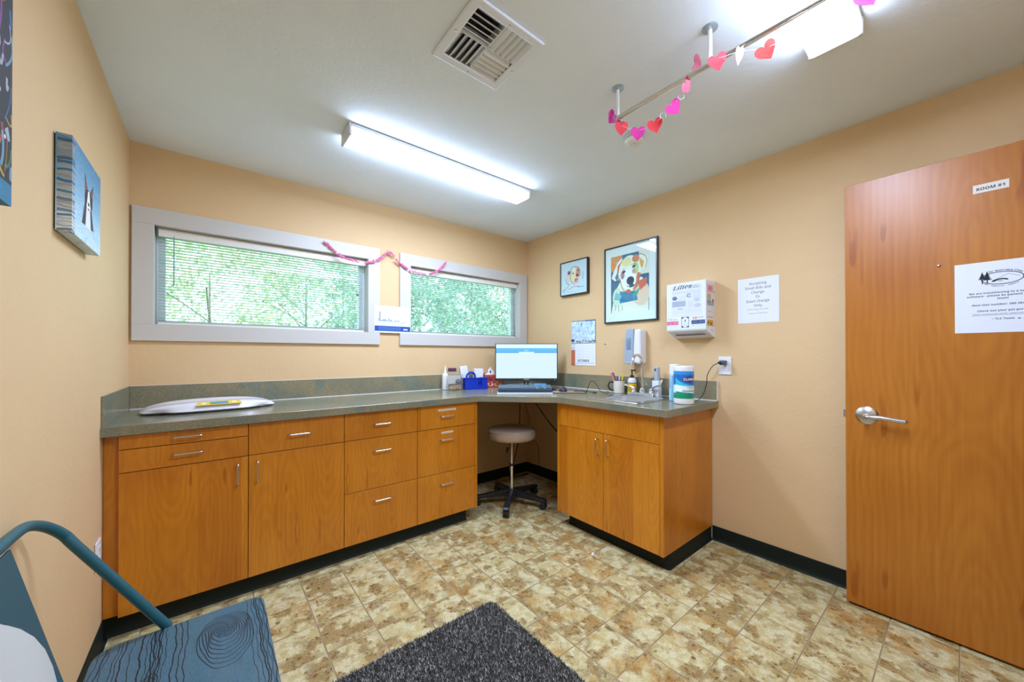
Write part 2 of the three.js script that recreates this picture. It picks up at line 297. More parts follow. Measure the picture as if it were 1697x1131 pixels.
{
  const S = [-2.866, -2.4145, -1.9617, -1.5103, -1.061];
  const rows = [
    ['maple base cabinet with two shallow drawers over one door, at the left wall', 'cabinet'],
    ['maple base cabinet with one drawer over one door, second from the left wall', 'cabinet'],
    ['maple three drawer base cabinet without labels, beside the door cabinet', 'cabinet'],
    ['maple three drawer base cabinet with paper labels, beside the knee space', 'cabinet']];
  rows.forEach(([label, cat], i) => {
    const x0 = S[i], x1 = S[i + 1], cx = (x0 + x1) / 2;
    const t = thing('base_cabinet', label, cat, [cx, 0, FD], 0, 'maple base cabinets under the long counter');
    const a = x0 - cx, b = x1 - cx;
    carcass(t, a + 0.0004, b - 0.0004, FD - 0.008);
    if (i === 0) {
      part(t, 'filler_panel', box(-W + 0.001 - cx, a - 0.0004, CB, CTOP - 0.001, -0.045, -0.027, 0.001, 0.2, 0.7), WOOD);
      handle(front(t, 'drawer_front', a, b, 0.803, CTOP - 0.004), -2.642 - cx, 0.837);
      handle(front(t, 'drawer_front', a, b, 0.7035, 0.803), -2.641 - cx, 0.759);
      handle(front(t, 'door', a, b, CB, 0.7035), -2.4575 - cx, 0.623, true);
    } else if (i === 1) {
      handle(front(t, 'drawer_front', a, b, 0.7045, CTOP - 0.004), -2.1915 - cx, 0.7865);
      handle(front(t, 'door', a, b, CB, 0.7045), -2.3775 - cx, 0.6225, true);
    } else {
      const hx = (i === 2 ? -1.7425 : -1.2925) - cx;
      const f1 = front(t, 'drawer_front', a, b, 0.706, CTOP - 0.004), f2 = front(t, 'drawer_front', a, b, 0.398, 0.706), f3 = front(t, 'drawer_front', a, b, CB, 0.398);
      handle(f1, hx, 0.788); handle(f2, hx, 0.627); handle(f3, hx, 0.326);
      if (i === 3) {
        part(f1, 'paper_label', card(0.138, 0.0145, 0.0004).translate(-1.29 - cx, 0.8295, 0.0004), LABELP);
        part(f2, 'paper_label', card(0.092, 0.013, 0.0004).translate(-1.289 - cx, 0.674, 0.0004), LABELP);
        part(t, 'end_panel', box(b + 0.0004, -1.0405 - cx, CB, CTOP - 0.001, -FD + 0.008, 0, 0.001, 0.4, 0.3), WOOD);
      }
    }
  });
  const tk = struct('trim_1', 'black vinyl toe kick under the long row of cabinets');
  part(tk, 'plinth', box(-W + 0.001, -1.116, 0.0005, CB - 0.0008, 0.02, 0.572, 0), BLACK);
  { const m = part(tk, 'vinyl_strip', cove(W - 1.109, CB - 0.001), RUBBER); m.rotation.y = -Math.PI / 2; m.position.set(-1.109, 0, 0.573); }
  { const m = part(tk, 'vinyl_strip', cove(0.55, CB - 0.001).translate(0, 0, 0), RUBBER); m.position.set(-1.1155, 0, 0.025); m.scale.x = 0.6; }
}
{ // sink cabinet: its own frame has x to the right along the front, z out of the front
  const z0 = 1.0405, z1 = 1.8457, zc = (z0 + z1) / 2;
  const t = thing('sink_cabinet', 'maple sink cabinet with two doors under the sink', 'cabinet', [-FD, 0, zc], -Math.PI / 2);
  const a = z0 - zc, b = z1 - zc; // local x = world z - zc
  carcass(t, a + 0.0225, b - 0.0225, FD - 0.008);
  part(t, 'end_panel', box(a, a + 0.022, CB, CTOP - 0.001, -FD + 0.008, 0, 0.001, 0.7, 0.1), WOOD);
  part(t, 'end_panel', box(b - 0.022, b, CB, CTOP - 0.001, -FD + 0.008, 0, 0.001, 0.15, 0.55), WOOD);
  part(t, 'front_panel', box(a + 0.0236, b - 0.0236, 0.7096, CTOP - 0.004, -0.019, 0, 0.001, 0.55, 0.2, 1.15), WOOD);
  const s = 1.441 - zc;
  handle(front(t, 'door', a + 0.022, s, CB, 0.708), 1.402 - zc, 0.621, true);
  handle(front(t, 'door', s, b - 0.022, CB, 0.708), 1.482 - zc, 0.624, true);
  const tk = struct('trim_2', 'black vinyl toe kick under the sink cabinet');
  part(tk, 'plinth', box(-0.556, -0.008, 0.0005, CB - 0.0008, 1.104, 1.838, 0), BLACK);
  { const m = part(tk, 'vinyl_strip', cove(0.742, CB - 0.001), RUBBER); m.rotation.y = Math.PI; m.position.set(-0.5565, 0, 1.8415); }
  { const m = part(tk, 'vinyl_strip', cove(0.545, CB - 0.001), RUBBER); m.rotation.y = -Math.PI / 2; m.position.set(-0.017, 0, 1.8385); m.scale.x = 0.7; }
  { const m = part(tk, 'vinyl_strip', cove(0.53, CB - 0.001), RUBBER); m.rotation.y = Math.PI / 2; m.position.set(-0.55, 0, 1.1035); m.scale.x = 0.6; }
}
// ---------- countertop ----------
{
  const t = thing('countertop', 'grey green laminate countertop running round the corner with backsplash', 'countertop');
  const cd = 0.6574, kl = 1.0532, kr = 1.0731, ze = 1.8828;
  const sh = new THREE.Shape([[-W + 0.001, -0.001], [-W + 0.001, -cd], [-kl, -cd], [-cd, -kr], [-cd, -ze], [-0.001, -ze], [-0.001, -0.001]].map((q) => new THREE.Vector2(...q)));
  const hole = new THREE.Path(); hole.moveTo(-0.545, -1.27); hole.lineTo(-0.08, -1.27); hole.lineTo(-0.08, -1.625); hole.lineTo(-0.545, -1.625); hole.closePath(); sh.holes.push(hole);
  part(t, 'worktop', uvm(new THREE.ExtrudeGeometry(sh, { depth: CTH - 0.002, bevelEnabled: true, bevelSize: 0.001, bevelOffset: -0.001, bevelThickness: 0.001, bevelSegments: 1 }).rotateX(-Math.PI / 2).translate(0, CTOP + 0.001, 0)), LAM);
  const bs = CT + 0.1276;
  part(t, 'backsplash', box(-W + 0.008, -0.0205, CT, bs, 0.001, 0.02, 0.001, 0.3, 0.1), LAM);
  part(t, 'backsplash', box(-0.02, -0.001, CT, bs, 0.001, ze - 0.003, 0.001, 0.6, 0.4), LAM);
  part(t, 'side_splash', box(-W + 0.0005, -W + 0.0075, CT, bs, 0.001, cd - 0.012, 0.001, 0.9, 0.7), LAM);
  part(t, 'caulk_line', box(-W + 0.008, -0.0205, CT, CT + 0.004, 0.0205, 0.026, 0.001), CAULK);
  part(t, 'caulk_line', box(-0.026, -0.0205, CT, CT + 0.005, 0.0205, ze - 0.003, 0.001), CAULK);
  part(t, 'edge_strip', box(-0.02, -0.001, CT, bs, ze - 0.0028, ze - 0.0012, 0), CAULK);
  part(t, 'caulk_line', box(-W + 0.008, -0.0205, bs, bs + 0.0015, 0.001, 0.004, 0), CAULK);
}
{ // sink
  const t = thing('sink', 'small stainless steel drop in sink in the right hand counter', 'sink', [-0.31, CT, 1.4475]);
  const rim = wallShape(-0.255, 0.255, -0.1975, 0.1975, [[-0.19, 0.13, -0.155, 0.155]]);
  part(t, 'rim', new THREE.ExtrudeGeometry(rim, { depth: 0.002, bevelEnabled: true, bevelSize: 0.003, bevelOffset: -0.003, bevelThickness: 0.0015, bevelSegments: 2 }).rotateX(-Math.PI / 2).translate(0, 0.0017, 0), STEEL);
  const g = new RoundedBoxGeometry(0.32, 0.30, 0.31, 6, 0.035).toNonIndexed(), p = g.attributes.position, keep = [];
  for (let i = 0; i < p.count; i += 3) if (Math.max(p.getY(i), p.getY(i + 1), p.getY(i + 2)) < 0.01 || Math.min(p.getY(i), p.getY(i + 1), p.getY(i + 2)) < -0.02) for (let k = 0; k < 3; k++) keep.push([p.getX(i + k), Math.min(0.0, p.getY(i + k)), p.getZ(i + k)]);
  const bg = new THREE.BufferGeometry(); bg.setAttribute('position', new THREE.Float32BufferAttribute(keep.flat(), 3)); bg.translate(-0.03, 0.001, 0);
  const bowl = mergeVertices(bg, 1e-5); bowl.computeVertexNormals();
  part(t, 'bowl', bowl, M({ rgb: [0.80, 0.80, 0.80], roughness: 0.42, metalness: 1, side: THREE.DoubleSide }));
  part(t, 'drain', cyl(0.032, 0.034, 0.004, 24, -0.03, -0.149, 0), CHROME);
}
{ // faucet
  const t = thing('faucet', 'chrome gooseneck faucet with two wing handles behind the sink', 'faucet', [-0.115, CT + 0.004, 1.405]);
  part(t, 'base_plate', new RoundedBoxGeometry(0.052, 0.022, 0.2, 4, 0.01).translate(0, 0.011, 0), CHROME);
  part(t, 'spout_base', lathe([[0, 0.02], [0.021, 0.02], [0.021, 0.03], [0.015, 0.05], [0.0135, 0.055], [0, 0.055]], 24), CHROME);
  part(t, 'spout', tube([[0, 0.04, 0], [0, 0.12, 0], [0, 0.215, 0], [-0.012, 0.262, 0], [-0.045, 0.292, 0.0], [-0.085, 0.292, 0], [-0.115, 0.27, 0], [-0.126, 0.235, 0], [-0.126, 0.215, 0]], 0.0095, 60, 14), CHROME);
  part(t, 'aerator', cyl(0.0125, 0.0125, 0.022, 20, -0.126, 0.198, 0), CHROME);
  for (const s of [-1, 1]) {
    const h = part(t, 'handle_hub', lathe([[0, 0.02], [0.019, 0.02], [0.019, 0.046], [0.016, 0.052], [0, 0.054]], 24).translate(0, 0, s * 0.072), CHROME);
    const sp = new THREE.Shape(); sp.moveTo(0, -0.009); sp.quadraticCurveTo(0.05, -0.016, 0.085, -0.013); sp.quadraticCurveTo(0.10, 0, 0.085, 0.013); sp.quadraticCurveTo(0.05, 0.016, 0, 0.009);
    const b = part(h, 'wing', new THREE.ExtrudeGeometry(sp, { depth: 0.005, bevelEnabled: true, bevelSize: 0.002, bevelThickness: 0.002, bevelSegments: 2 }).rotateX(-Math.PI / 2), CHROME);
    b.position.set(0, 0.05, s * 0.072); b.rotation.order = 'YXZ'; b.rotation.set(0, s < 0 ? 1.93 : -1.93, 0.35);
  }
}
// ---------- ceiling: light fixtures, vent, rail, detector ----------
{
  const LENSM = M({ rgb: [0.85, 0.86, 0.88], roughness: 0.35, emissive: new THREE.Color().setRGB(0.95, 0.98, 1.0), emissiveIntensity: LENS });
  LENSM.emissiveMap = dataTex(4, 128, (u, v) => { const b = 0.80 + 0.20 * Math.max(Math.exp(-(((v - 0.27) / 0.13) ** 2)), Math.exp(-(((v - 0.73) / 0.13) ** 2))); return [b, b, b]; }, false, false);
  const HOUS = M({ rgb: [0.70, 0.72, 0.74], roughness: 0.45 });
  const spots = [[0.868, 'four foot fluorescent ceiling light over the long counter'], [2.602, 'four foot fluorescent ceiling light behind the heart garland, cut by the top of the photo']];
  for (const [z, label] of spots) {
    const t = thing('ceiling_light', label, 'ceiling light', [-1.412, H, z], 0, 'fluorescent ceiling lights');
    const hl = 0.614;
    part(t, 'housing', box(-hl + 0.012, hl - 0.012, -0.022, -0.004, -0.074, 0.074, 0.002), HOUS);
    part(t, 'mount_plate', box(-hl + 0.05, hl - 0.05, -0.004, -0.0002, -0.05, 0.05, 0), HOUS);
    for (const s of [-1, 1]) part(t, 'end_cap', box(s < 0 ? -hl : hl - 0.012, s < 0 ? -hl + 0.012 : hl, -0.066, -0.002, -0.0765, 0.0765, 0.004), HOUS);
    // wraparound lens
    const pr = []; const cz = 0.0745, b = -0.068, rad = 0.016;
    pr.push([-cz, -0.022]); for (let k = 0; k <= 6; k++) { const a = Math.PI + k / 6 * Math.PI / 2; pr.push([-cz + rad + Math.cos(a) * rad, b + rad + Math.sin(a) * rad]); }
    for (let k = 0; k <= 6; k++) { const a = 1.5 * Math.PI + k / 6 * Math.PI / 2; pr.push([cz - rad + Math.cos(a) * rad, b + rad + Math.sin(a) * rad]); } pr.push([cz, -0.022]);
    const g = prism(pr, 2 * hl - 0.026).translate(0, 0, -hl + 0.013).rotateY(Math.PI / 2);
    { const p = g.attributes.position, uv = g.attributes.uv; for (let i = 0; i < p.count; i++) uv.setXY(i, 0.5, (p.getZ(i) + cz) / (2 * cz)); }
    part(t, 'lens', g, LENSM);
    for (const s of [-1, 1]) { const sl = new THREE.RectAreaLight(LAMP, SIDE, 2 * hl - 0.03, 0.036); sl.position.set(0, -0.043, s * (cz + 0.003)); sl.rotation.y = s < 0 ? 0 : Math.PI; sl.name = 'tube_side_light'; t.add(sl); }
    const rl = new THREE.RectAreaLight(LAMP, TUBE, 2 * hl - 0.03, 0.14);
    rl.rotation.x = -Math.PI / 2; rl.position.y = -0.071; rl.name = 'tube_light'; t.add(rl);
  }
}
{ // four way air diffuser
  const t = thing('ceiling_vent', 'square white four way ceiling air vent', 'vent', [-1.742, H, 1.745]);
  const VW = M({ rgb: [0.82, 0.87, 0.93], roughness: 0.4 }), DUCT = M({ rgb: [0.50, 0.51, 0.52], roughness: 0.55, metalness: 0.7 });
  const h = 0.155, i = 0.122;
  part(t, 'frame', new THREE.ExtrudeGeometry(wallShape(-h, h, -h, h, [[-i, i, -i, i]]), { depth: 0.004, bevelEnabled: true, bevelSize: 0.006, bevelOffset: -0.006, bevelThickness: 0.004, bevelSegments: 2 }).rotateX(-Math.PI / 2).translate(0, -0.0085, 0), VW);
  const dw = []; for (const [a, b, c, d] of [[-0.13, -0.126, -0.13, 0.13], [0.126, 0.13, -0.13, 0.13], [-0.126, 0.126, -0.13, -0.126], [-0.126, 0.126, 0.126, 0.13]]) dw.push(box(a, b, 0.0, 0.34, c, d, 0)); dw.push(box(-0.13, 0.13, 0.34, 0.344, -0.13, 0.13, 0));
  part(t, 'duct', merge(dw), DUCT);
  part(t, 'divider', merge([box(-0.0015, 0.0015, -0.004, 0.03, -i, i, 0), box(-i, i, -0.004, 0.03, -0.0015, 0.0015, 0)]), VW);
  const L = i - 0.003, bg = new THREE.BoxGeometry(L, 0.0018, 0.03);
  // quadrant centres: [cx, cz, blades along x?, outward tilt sign]
  for (const [qx, qz, alongX, s] of [[-1, 1, true, 1], [-1, -1, false, -1], [1, 1, false, 1], [1, -1, true, -1]]) for (let k = 0; k < 5; k++) {
    const m = part(t, 'blade', bg, VW), o = (k + 0.5) / 5 * L + 0.003;
    m.rotation.order = 'YXZ';
    if (alongX) { m.position.set(qx * (L / 2 + 0.002), 0.002, qz * o); m.rotation.x = s * 0.72; } else { m.position.set(qx * o, 0.002, qz * (L / 2 + 0.002)); m.rotation.y = Math.PI / 2; m.rotation.x = s * 0.72; }
  }
  for (const [x, z] of [[-0.139, 0.0], [0.139, -0.02], [0.0, 0.139], [0, -0.139]]) part(t, 'screw', new THREE.SphereGeometry(0.0045, 10, 6).scale(1, 0.5, 1).translate(x, -0.0125, z), NICKEL);
}
{ // hanging rail
  const t = thing('ceiling_rail', 'polished steel rail hung from the ceiling on white posts', 'rail', [-1.165, H, 1.93]);
  part(t, 'bar', new THREE.CylinderGeometry(0.0105, 0.0105, 1.46, 20).rotateX(Math.PI / 2).translate(0, -0.132, 0.73), M({ rgb: [0.72, 0.73, 0.74], roughness: 0.1, metalness: 1 }));
  const PW = M({ rgb: [0.74, 0.75, 0.74], roughness: 0.35 }), FL = M({ rgb: [0.42, 0.50, 0.52], roughness: 0.35, metalness: 0.6 });
  for (const z of [0.0, 0.39, 0.92, 1.44]) { const p = part(t, 'post', cyl(0.007, 0.007, 0.135, 14, 0, -0.136, z), PW); part(p, 'flange', lathe([[0, -0.008], [0.012, -0.008], [0.026, -0.003], [0.026, -0.0002], [0, -0.0002]], 24).translate(0, 0, z), FL); }
}
{
  const t = thing('smoke_detector', 'round white smoke detector on the ceiling beside the rail end', 'smoke detector', [-0.79, H, 1.77]);
  const DW = M({ rgb: [0.82, 0.82, 0.80], roughness: 0.4 });
  part(t, 'base', lathe([[0, -0.012], [0.052, -0.012], [0.052, -0.0003], [0, -0.0003]], 36), DW);
  part(t, 'cover', lathe([[0, -0.043], [0.018, -0.043], [0.03, -0.040], [0.042, -0.036], [0.047, -0.028], [0.048, -0.013], [0, -0.013]], 36), DW);
  part(t, 'test_button', lathe([[0, -0.047], [0.011, -0.046], [0.013, -0.0435], [0, -0.0435]], 20), M({ rgb: [0.74, 0.75, 0.74], roughness: 0.4 }));
}
// heart garland along the rail
{
  const t = thing('heart_garland', 'garland of red, magenta and pale pink hearts hung from the ceiling rail', 'garland');
  const s = new THREE.Shape(); s.moveTo(0, -0.5); s.bezierCurveTo(-0.12, -0.34, -0.52, -0.12, -0.52, 0.18); s.bezierCurveTo(-0.52, 0.48, -0.1, 0.52, 0, 0.22); s.bezierCurveTo(0.1, 0.52, 0.52, 0.48, 0.52, 0.18); s.bezierCurveTo(0.52, -0.12, 0.12, -0.34, 0, -0.5);
  const hg = new THREE.ExtrudeGeometry(s, { depth: 0.016, bevelEnabled: false, curveSegments: 14 });
  const gl = dataTex(128, 128, (u, v) => 0.3 + 0.7 * vn(u * 64, v * 64, 64, 64, 3), false);
  const foil = (rgb) => M({ rgb, roughness: 0.32, metalness: 0.25, bumpMap: gl, bumpScale: 0.0006 });
  const C = { r: foil([0.50, 0.008, 0.018]), o: foil([0.60, 0.025, 0.018]), m: foil([0.50, 0.01, 0.20]), d: foil([0.30, 0.008, 0.04]), p: M({ rgb: [0.70, 0.42, 0.43], roughness: 0.5 }), k: foil([0.62, 0.14, 0.42]) };
  const list = [[-1.165, 2.277, 1.9, 'm', -0.5, 0.7], [-1.15, 2.226, 1.932, 'd', 0.2, 1.0], [-1.18, 2.196, 1.958, 'r', 0.15, 0.5], [-1.165, 2.147, 2.028, 'm', 0.05, 0.25], [-1.165, 2.142, 2.107, 'r', 0.35, 0.3], [-1.165, 2.173, 2.185, 'm', 0.75, 0.35], [-1.165, 2.230, 2.235, 'd', 1.2, 1.05], [-1.13, 2.318, 2.258, 'd', 1.9, 1.1], [-1.19, 2.236, 2.355, 'r', 0.3, 0.3], [-1.178, 2.224, 2.419, 'p', 0.5, 1.3], [-1.165, 2.197, 2.494, 'o', 0.55, 0.2], [-1.165, 2.190, 2.573, 'p', 0.7, 0.3], [-1.165, 2.195, 2.735, 'k', 0.4, 0.2]];
  const cp = camera.position;
  list.forEach(([x, y, z, c, roll, turn]) => { const m = part(t, 'heart', hg, C[c]); m.scale.setScalar(0.058); m.position.set(x, y, z); m.rotation.order = 'YXZ'; m.rotation.set(0.35, Math.atan2(-2.5567 - x, 2.8977 - z) + turn, roll); });
  const wire = [[-1.165, 2.252, 1.915], ...list.map(([x, y, z]) => [x, y + 0.012, z]), [-1.165, 2.27, 2.86], [-1.165, 2.256, 2.9]];
  part(t, 'string', tube(wire, 0.0007, 160, 5), M({ rgb: [0.7, 0.7, 0.7], roughness: 0.4 }));
  for (const [x, y, z] of [[-1.165, 2.165, 2.14], [-1.165, 2.203, 2.213], [-1.17, 2.21, 2.533], [-1.165, 2.205, 2.615], [-1.165, 2.203, 2.695]]) part(t, 'ring', new THREE.TorusGeometry(0.012, 0.0006, 6, 24).rotateY(0.9 - Math.PI / 2).translate(x, y, z), M({ rgb: [0.75, 0.75, 0.75], roughness: 0.3, metalness: 1 }));
}
// pink garland across the window trim
{
  const t = thing('pompom_garland', 'pink fringe garland draped across both window trims', 'garland');
  const P = [[-1.941, 2.013], [-1.872, 1.954], [-1.848, 1.94], [-1.828, 1.924], [-1.713, 1.908], [-1.662, 1.909], [-1.588, 1.931], [-1.569, 1.94], [-1.482, 2.023], [-1.468, 2.021], [-1.436, 1.995], [-1.421, 1.969], [-1.327, 1.908], [-1.303, 1.897], [-1.162, 1.887], [-1.13, 1.897], [-1.054, 1.933], [-0.973, 2.016]];
  const runs = [[0, 1], [2, 3, 4], [5, 6], [7, 8], [9, 10], [11, 12], [13, 14], [15, 16, 17]];
  const mats = [M({ rgb: [0.82, 0.22, 0.42], roughness: 0.8 }), M({ rgb: [0.86, 0.36, 0.54], roughness: 0.8 })];
  const ig = new THREE.IcosahedronGeometry(1, 0);
  for (const r of runs) {
    const c = curve(r.map((k) => [P[k][0], P[k][1], 0.034])), n = Math.max(5, Math.round(c.getLength() / 0.0052)), gs = [];
    for (let k = 0; k <= n; k++) { const q = c.getPoint(k / n); for (let j = 0; j < 3; j++) { const a = rnd() * 6.28, rad = rr(0.003, 0.009); gs.push(ig.clone().scale(rr(0.004, 0.007), rr(0.004, 0.007), rr(0.004, 0.006)).rotateZ(a).translate(q.x + Math.cos(a) * rad, q.y + Math.sin(a) * rad, q.z + rr(-0.007, 0.007))); } }
    part(t, 'pompom_row', merge(gs), mats[runs.indexOf(r) === 6 ? 1 : 0]);
  }
  part(t, 'string', tube(P.map(([a, b]) => [a, b, 0.033]), 0.0012, 120, 5), M({ rgb: [0.75, 0.6, 0.55], roughness: 0.7 }));
}
// ---------- stool ----------
{
  const t = thing('stool', 'round taupe padded rolling stool in the knee space', 'stool', [-0.655, 0, 0.555]);
  const PAD = M({ rgb: [0.46, 0.35, 0.25], roughness: 0.3 });
  part(t, 'seat', lathe([[0, 0.525], [0.15, 0.525], [0.178, 0.528], [0.190, 0.536], [0.197, 0.552], [0.1985, 0.572], [0.197, 0.594], [0.190, 0.607], [0.178, 0.613], [0.15, 0.6165], [0.08, 0.6195], [0, 0.6205]], 56), PAD);
  const SEAM = part(t, 'seam_piping', new THREE.TorusGeometry(0.1975, 0.0025, 6, 64).rotateX(Math.PI / 2).translate(0, 0.597, 0), PAD);
  part(t, 'seat_plate', box(-0.07, 0.07, 0.512, 0.5245, -0.07, 0.07, 0.003), BLACK);
  part(t, 'piston', cyl(0.0135, 0.0135, 0.26, 20, 0, 0.255, 0), CHROME);
  part(t, 'collar', cyl(0.021, 0.021, 0.018, 20, 0, 0.305, 0), BLACK);
  part(t, 'column', cyl(0.0195, 0.0195, 0.23, 24, 0, 0.078, 0), CHROME);
  const lv = part(t, 'height_lever', tube([[0.02, 0.514, 0], [-0.03, 0.5, 0.02], [-0.07, 0.465, 0.035]], 0.004, 16, 8), CHROME);
  part(lv, 'lever_grip', tube([[-0.066, 0.47, 0.033], [-0.088, 0.432, 0.043]], 0.010, 6, 10), BLACK);
  part(t, 'hub', lathe([[0, 0.065], [0.042, 0.065], [0.044, 0.085], [0.034, 0.115], [0.022, 0.12], [0, 0.12]], 28), BLACK);
  for (let k = 0; k < 5; k++) {
    const a = (66 + 72 * k) * Math.PI / 180;
    const sh = prism([[0.03, 0.066], [0.03, 0.112], [0.1, 0.103], [0.24, 0.082], [0.29, 0.078], [0.30, 0.068], [0.29, 0.06], [0.2, 0.062]], 0.034, 0.004).translate(0, 0, -0.017);
    const leg = part(t, 'leg', sh, BLACK); leg.rotation.y = -a;
    const cs = part(leg, 'caster', merge([cyl(0.025, 0.025, 0.019, 20).rotateX(Math.PI / 2).translate(0.275, 0.0255, -0.022), cyl(0.025, 0.025, 0.019, 20).rotateX(Math.PI / 2).translate(0.275, 0.0255, 0.003 + 0.0), box(0.255, 0.297, 0.03, 0.055, -0.024, 0.024, 0.008), cyl(0.006, 0.006, 0.02, 10, 0.285, 0.052, 0)]), BLACK);
  }
}
// ---------- chair with the wooden seat, and its cushion ----------
{
  const t = thing('metal_chair', 'teal metal chair with a blue grey wooden seat against the left wall', 'chair');
  const TEAL = M({ rgb: [0.007, 0.10, 0.13], roughness: 0.42, clearcoat: 0.15, clearcoatRoughness: 0.2 });
  const sx0 = -2.792, sx1 = -2.428, sz0 = 1.468, sz1 = 2.02, sy = 0.44;
  const seatTex = canvasTex(1024, 1536, (g, w, h) => {
    g.fillStyle = '#42646f'; g.fillRect(0, 0, w, h);
    let s = 77; const r = () => { s = (s * 1664525 + 1013904223) >>> 0; return s / 4294967296; };
    for (let i = 0; i < 9000; i++) { const q = r(); g.fillStyle = q < 0.5 ? 'rgba(110,140,158,0.16)' : 'rgba(40,52,66,0.18)'; const x = r() * w, y = r() * h; g.fillRect(x, y, 2 + r() * 3, 8 + r() * 26); }
    for (let i = 0; i < 60; i++) { g.fillStyle = r() < 0.5 ? 'rgba(120,118,140,0.07)' : 'rgba(70,105,135,0.08)'; g.beginPath(); g.ellipse(r() * w, r() * h, 30 + r() * 60, 120 + r() * 260, 0, 0, 7); g.fill(); }
    g.strokeStyle = 'rgba(14,20,26,0.9)'; g.lineJoin = 'round';
    const knot = [0.735 * w, 0.21 * h];
    const wig = (x, y) => 7 * Math.sin(y * 0.011 + x * 0.01) + 3.5 * Math.sin(y * 0.031 + x * 0.9) + 1.2 * Math.sin(y * 0.09 + x * 2.1);
    const xs = [30, 62, 80, 130, 150, 172, 215, 268, 300, 322, 338, 350, 364, 376, 400, 452, 486, 516, 905, 935, 958, 972, 990, 1008];
    for (const x of xs) { g.lineWidth = 4 + (x % 5) * 1.6; g.beginPath(); for (let y = 0; y <= h; y += 8) { const px = x + wig(x, y); y ? g.lineTo(px, y) : g.moveTo(px, y); } g.stroke(); }
    for (let k = 1; k < 13; k++) { g.lineWidth = 7.5 - k * 0.15; const a = 14 * k, up = 17 * k, dn = 19 * k + (k > 5 ? (k - 5) * 30 : 0); g.beginPath(); for (let q = 0; q <= 60; q++) { const th = q / 60 * 6.2832, c = Math.cos(th), n = Math.sin(th); const nn = n > 0 ? Math.pow(n, k > 5 ? 0.75 : 1) * dn : n * up; const px = knot[0] + c * a * (1 + 0.05 * Math.sin(5 * th + k)), py = knot[1] + nn + 4 * Math.sin(7 * th + k); q ? g.lineTo(px, py) : g.moveTo(px, py); } if (k < 9) { g.closePath(); } g.stroke(); }
    g.lineWidth = 7; for (let k = 0; k < 3; k++) { g.beginPath(); g.ellipse(0.30 * w + 4 * k, 0.44 * h, 34 + 12 * k, 100 + 26 * k, 0.25, 0, 6.28); g.stroke(); }
  });
  const SEAT = M({ map: seatTex, roughness: 0.45 });
  const r = 0.035, sh = new THREE.Shape(), w0 = sx1 - sx0, d0 = sz1 - sz0;
  sh.moveTo(r * 1.6, 0); sh.lineTo(w0 - r, 0); sh.quadraticCurveTo(w0, 0, w0, r); sh.lineTo(w0, d0 - r); sh.quadraticCurveTo(w0, d0, w0 - r, d0); sh.lineTo(r * 1.6, d0); sh.quadraticCurveTo(0, d0, 0, d0 - r * 1.6); sh.lineTo(0, r * 1.6); sh.quadraticCurveTo(0, 0, r * 1.6, 0);
  const sg = new THREE.ExtrudeGeometry(sh, { depth: 0.012, bevelEnabled: true, bevelSize: 0.005, bevelOffset: -0.005, bevelThickness: 0.004, bevelSegments: 3, curveSegments: 8 });
  { const p = sg.attributes.position, uv = sg.attributes.uv; for (let i = 0; i < p.count; i++) uv.setXY(i, p.getX(i) / w0, 1 - p.getY(i) / d0); }
  sg.rotateX(Math.PI / 2).translate(sx0, sy - 0.004, sz0);
  part(t, 'seat', sg, SEAT);
  part(t, 'seat_pan', box(sx0 + 0.012, sx1 - 0.012, sy - 0.045, sy - 0.0205, sz0 + 0.012, sz1 - 0.012, 0.006), TEAL);
  const hp = (z, q) => [[-2.652, sy - 0.005, z - q * 0.005], [-2.662, 0.452, z], [-2.746, 0.59, z], [-2.826, 0.722, z], [-2.846, 0.756, z], [-2.868, 0.790, z + q * 0.022], [-2.884, 0.812, z + q * 0.062], [-2.890, 0.818, z + q * 0.12]];
  const zA = 1.4625, zB = 2.0255, hoop = [...hp(zA, 1), [-2.891, 0.819, (zA + zB) / 2], ...hp(zB, -1).reverse()];
  part(t, 'back_hoop', tube(hoop, 0.0118, 160, 14, false, 0.5), TEAL);
  const sp = new THREE.BoxGeometry(0.004, 0.34, 0.20, 1, 1, 1); { const m = part(t, 'back_splat', sp, TEAL); m.position.set(-2.843, 0.642, 1.75); m.rotation.z = Math.atan2(0.074, 0.32); }
  for (const [x, z, dx, dz] of [[sx0 + 0.03, sz0 + 0.03, -0.05, -0.03], [sx1 - 0.03, sz0 + 0.03, 0.03, -0.03], [sx0 + 0.03, sz1 - 0.03, -0.05, 0.03], [sx1 - 0.03, sz1 - 0.03, 0.03, 0.03]]) part(t, 'leg', tube([[x, sy - 0.04, z], [x + dx * 0.5, 0.22, z + dz * 0.5], [x + dx, 0.001, z + dz]], 0.013, 10, 10), TEAL);
  const t2 = t.clone(); t2.name = numbered('metal_chair'); t2.position.z += 0.62; t2.userData = { label: 'second teal metal chair under the pale cushion, beyond the left edge of the photo', category: 'chair', group: 'teal metal chairs' }; t.userData.group = 'teal metal chairs'; scene.add(t2);
  const c = thing('cushion', 'pale grey white cushion at the lower left edge of the photo', 'cushion', [-2.752, 0.668, 2.218]);
  const g = new THREE.SphereGeometry(1, 48, 32), p = g.attributes.position;
  for (let i = 0; i < p.count; i++) { const x = p.getX(i), y = p.getY(i), z = p.getZ(i), k = Math.pow(Math.abs(y) ** 3.2 + Math.abs(z) ** 3.2 + 1e-6, 1 / 3.2), q = Math.hypot(y, z) || 1; const s = k > 1e-3 ? q / k : 1; const e = Math.min(1, Math.hypot(y * s, z * s)); p.setXYZ(i, x * 0.055 * (1 + 0.06 * Math.sin(9 * y + 4 * z)), y * s * 0.213 + 0.004 * Math.sin(11 * z), z * s * 0.213 + 0.005 * Math.sin(9 * y)); }
  g.computeVertexNormals(); g.rotateZ(0.22);
  part(c, 'cover', g, M({ rgb: [0.47, 0.465, 0.42], roughness: 0.9 }));
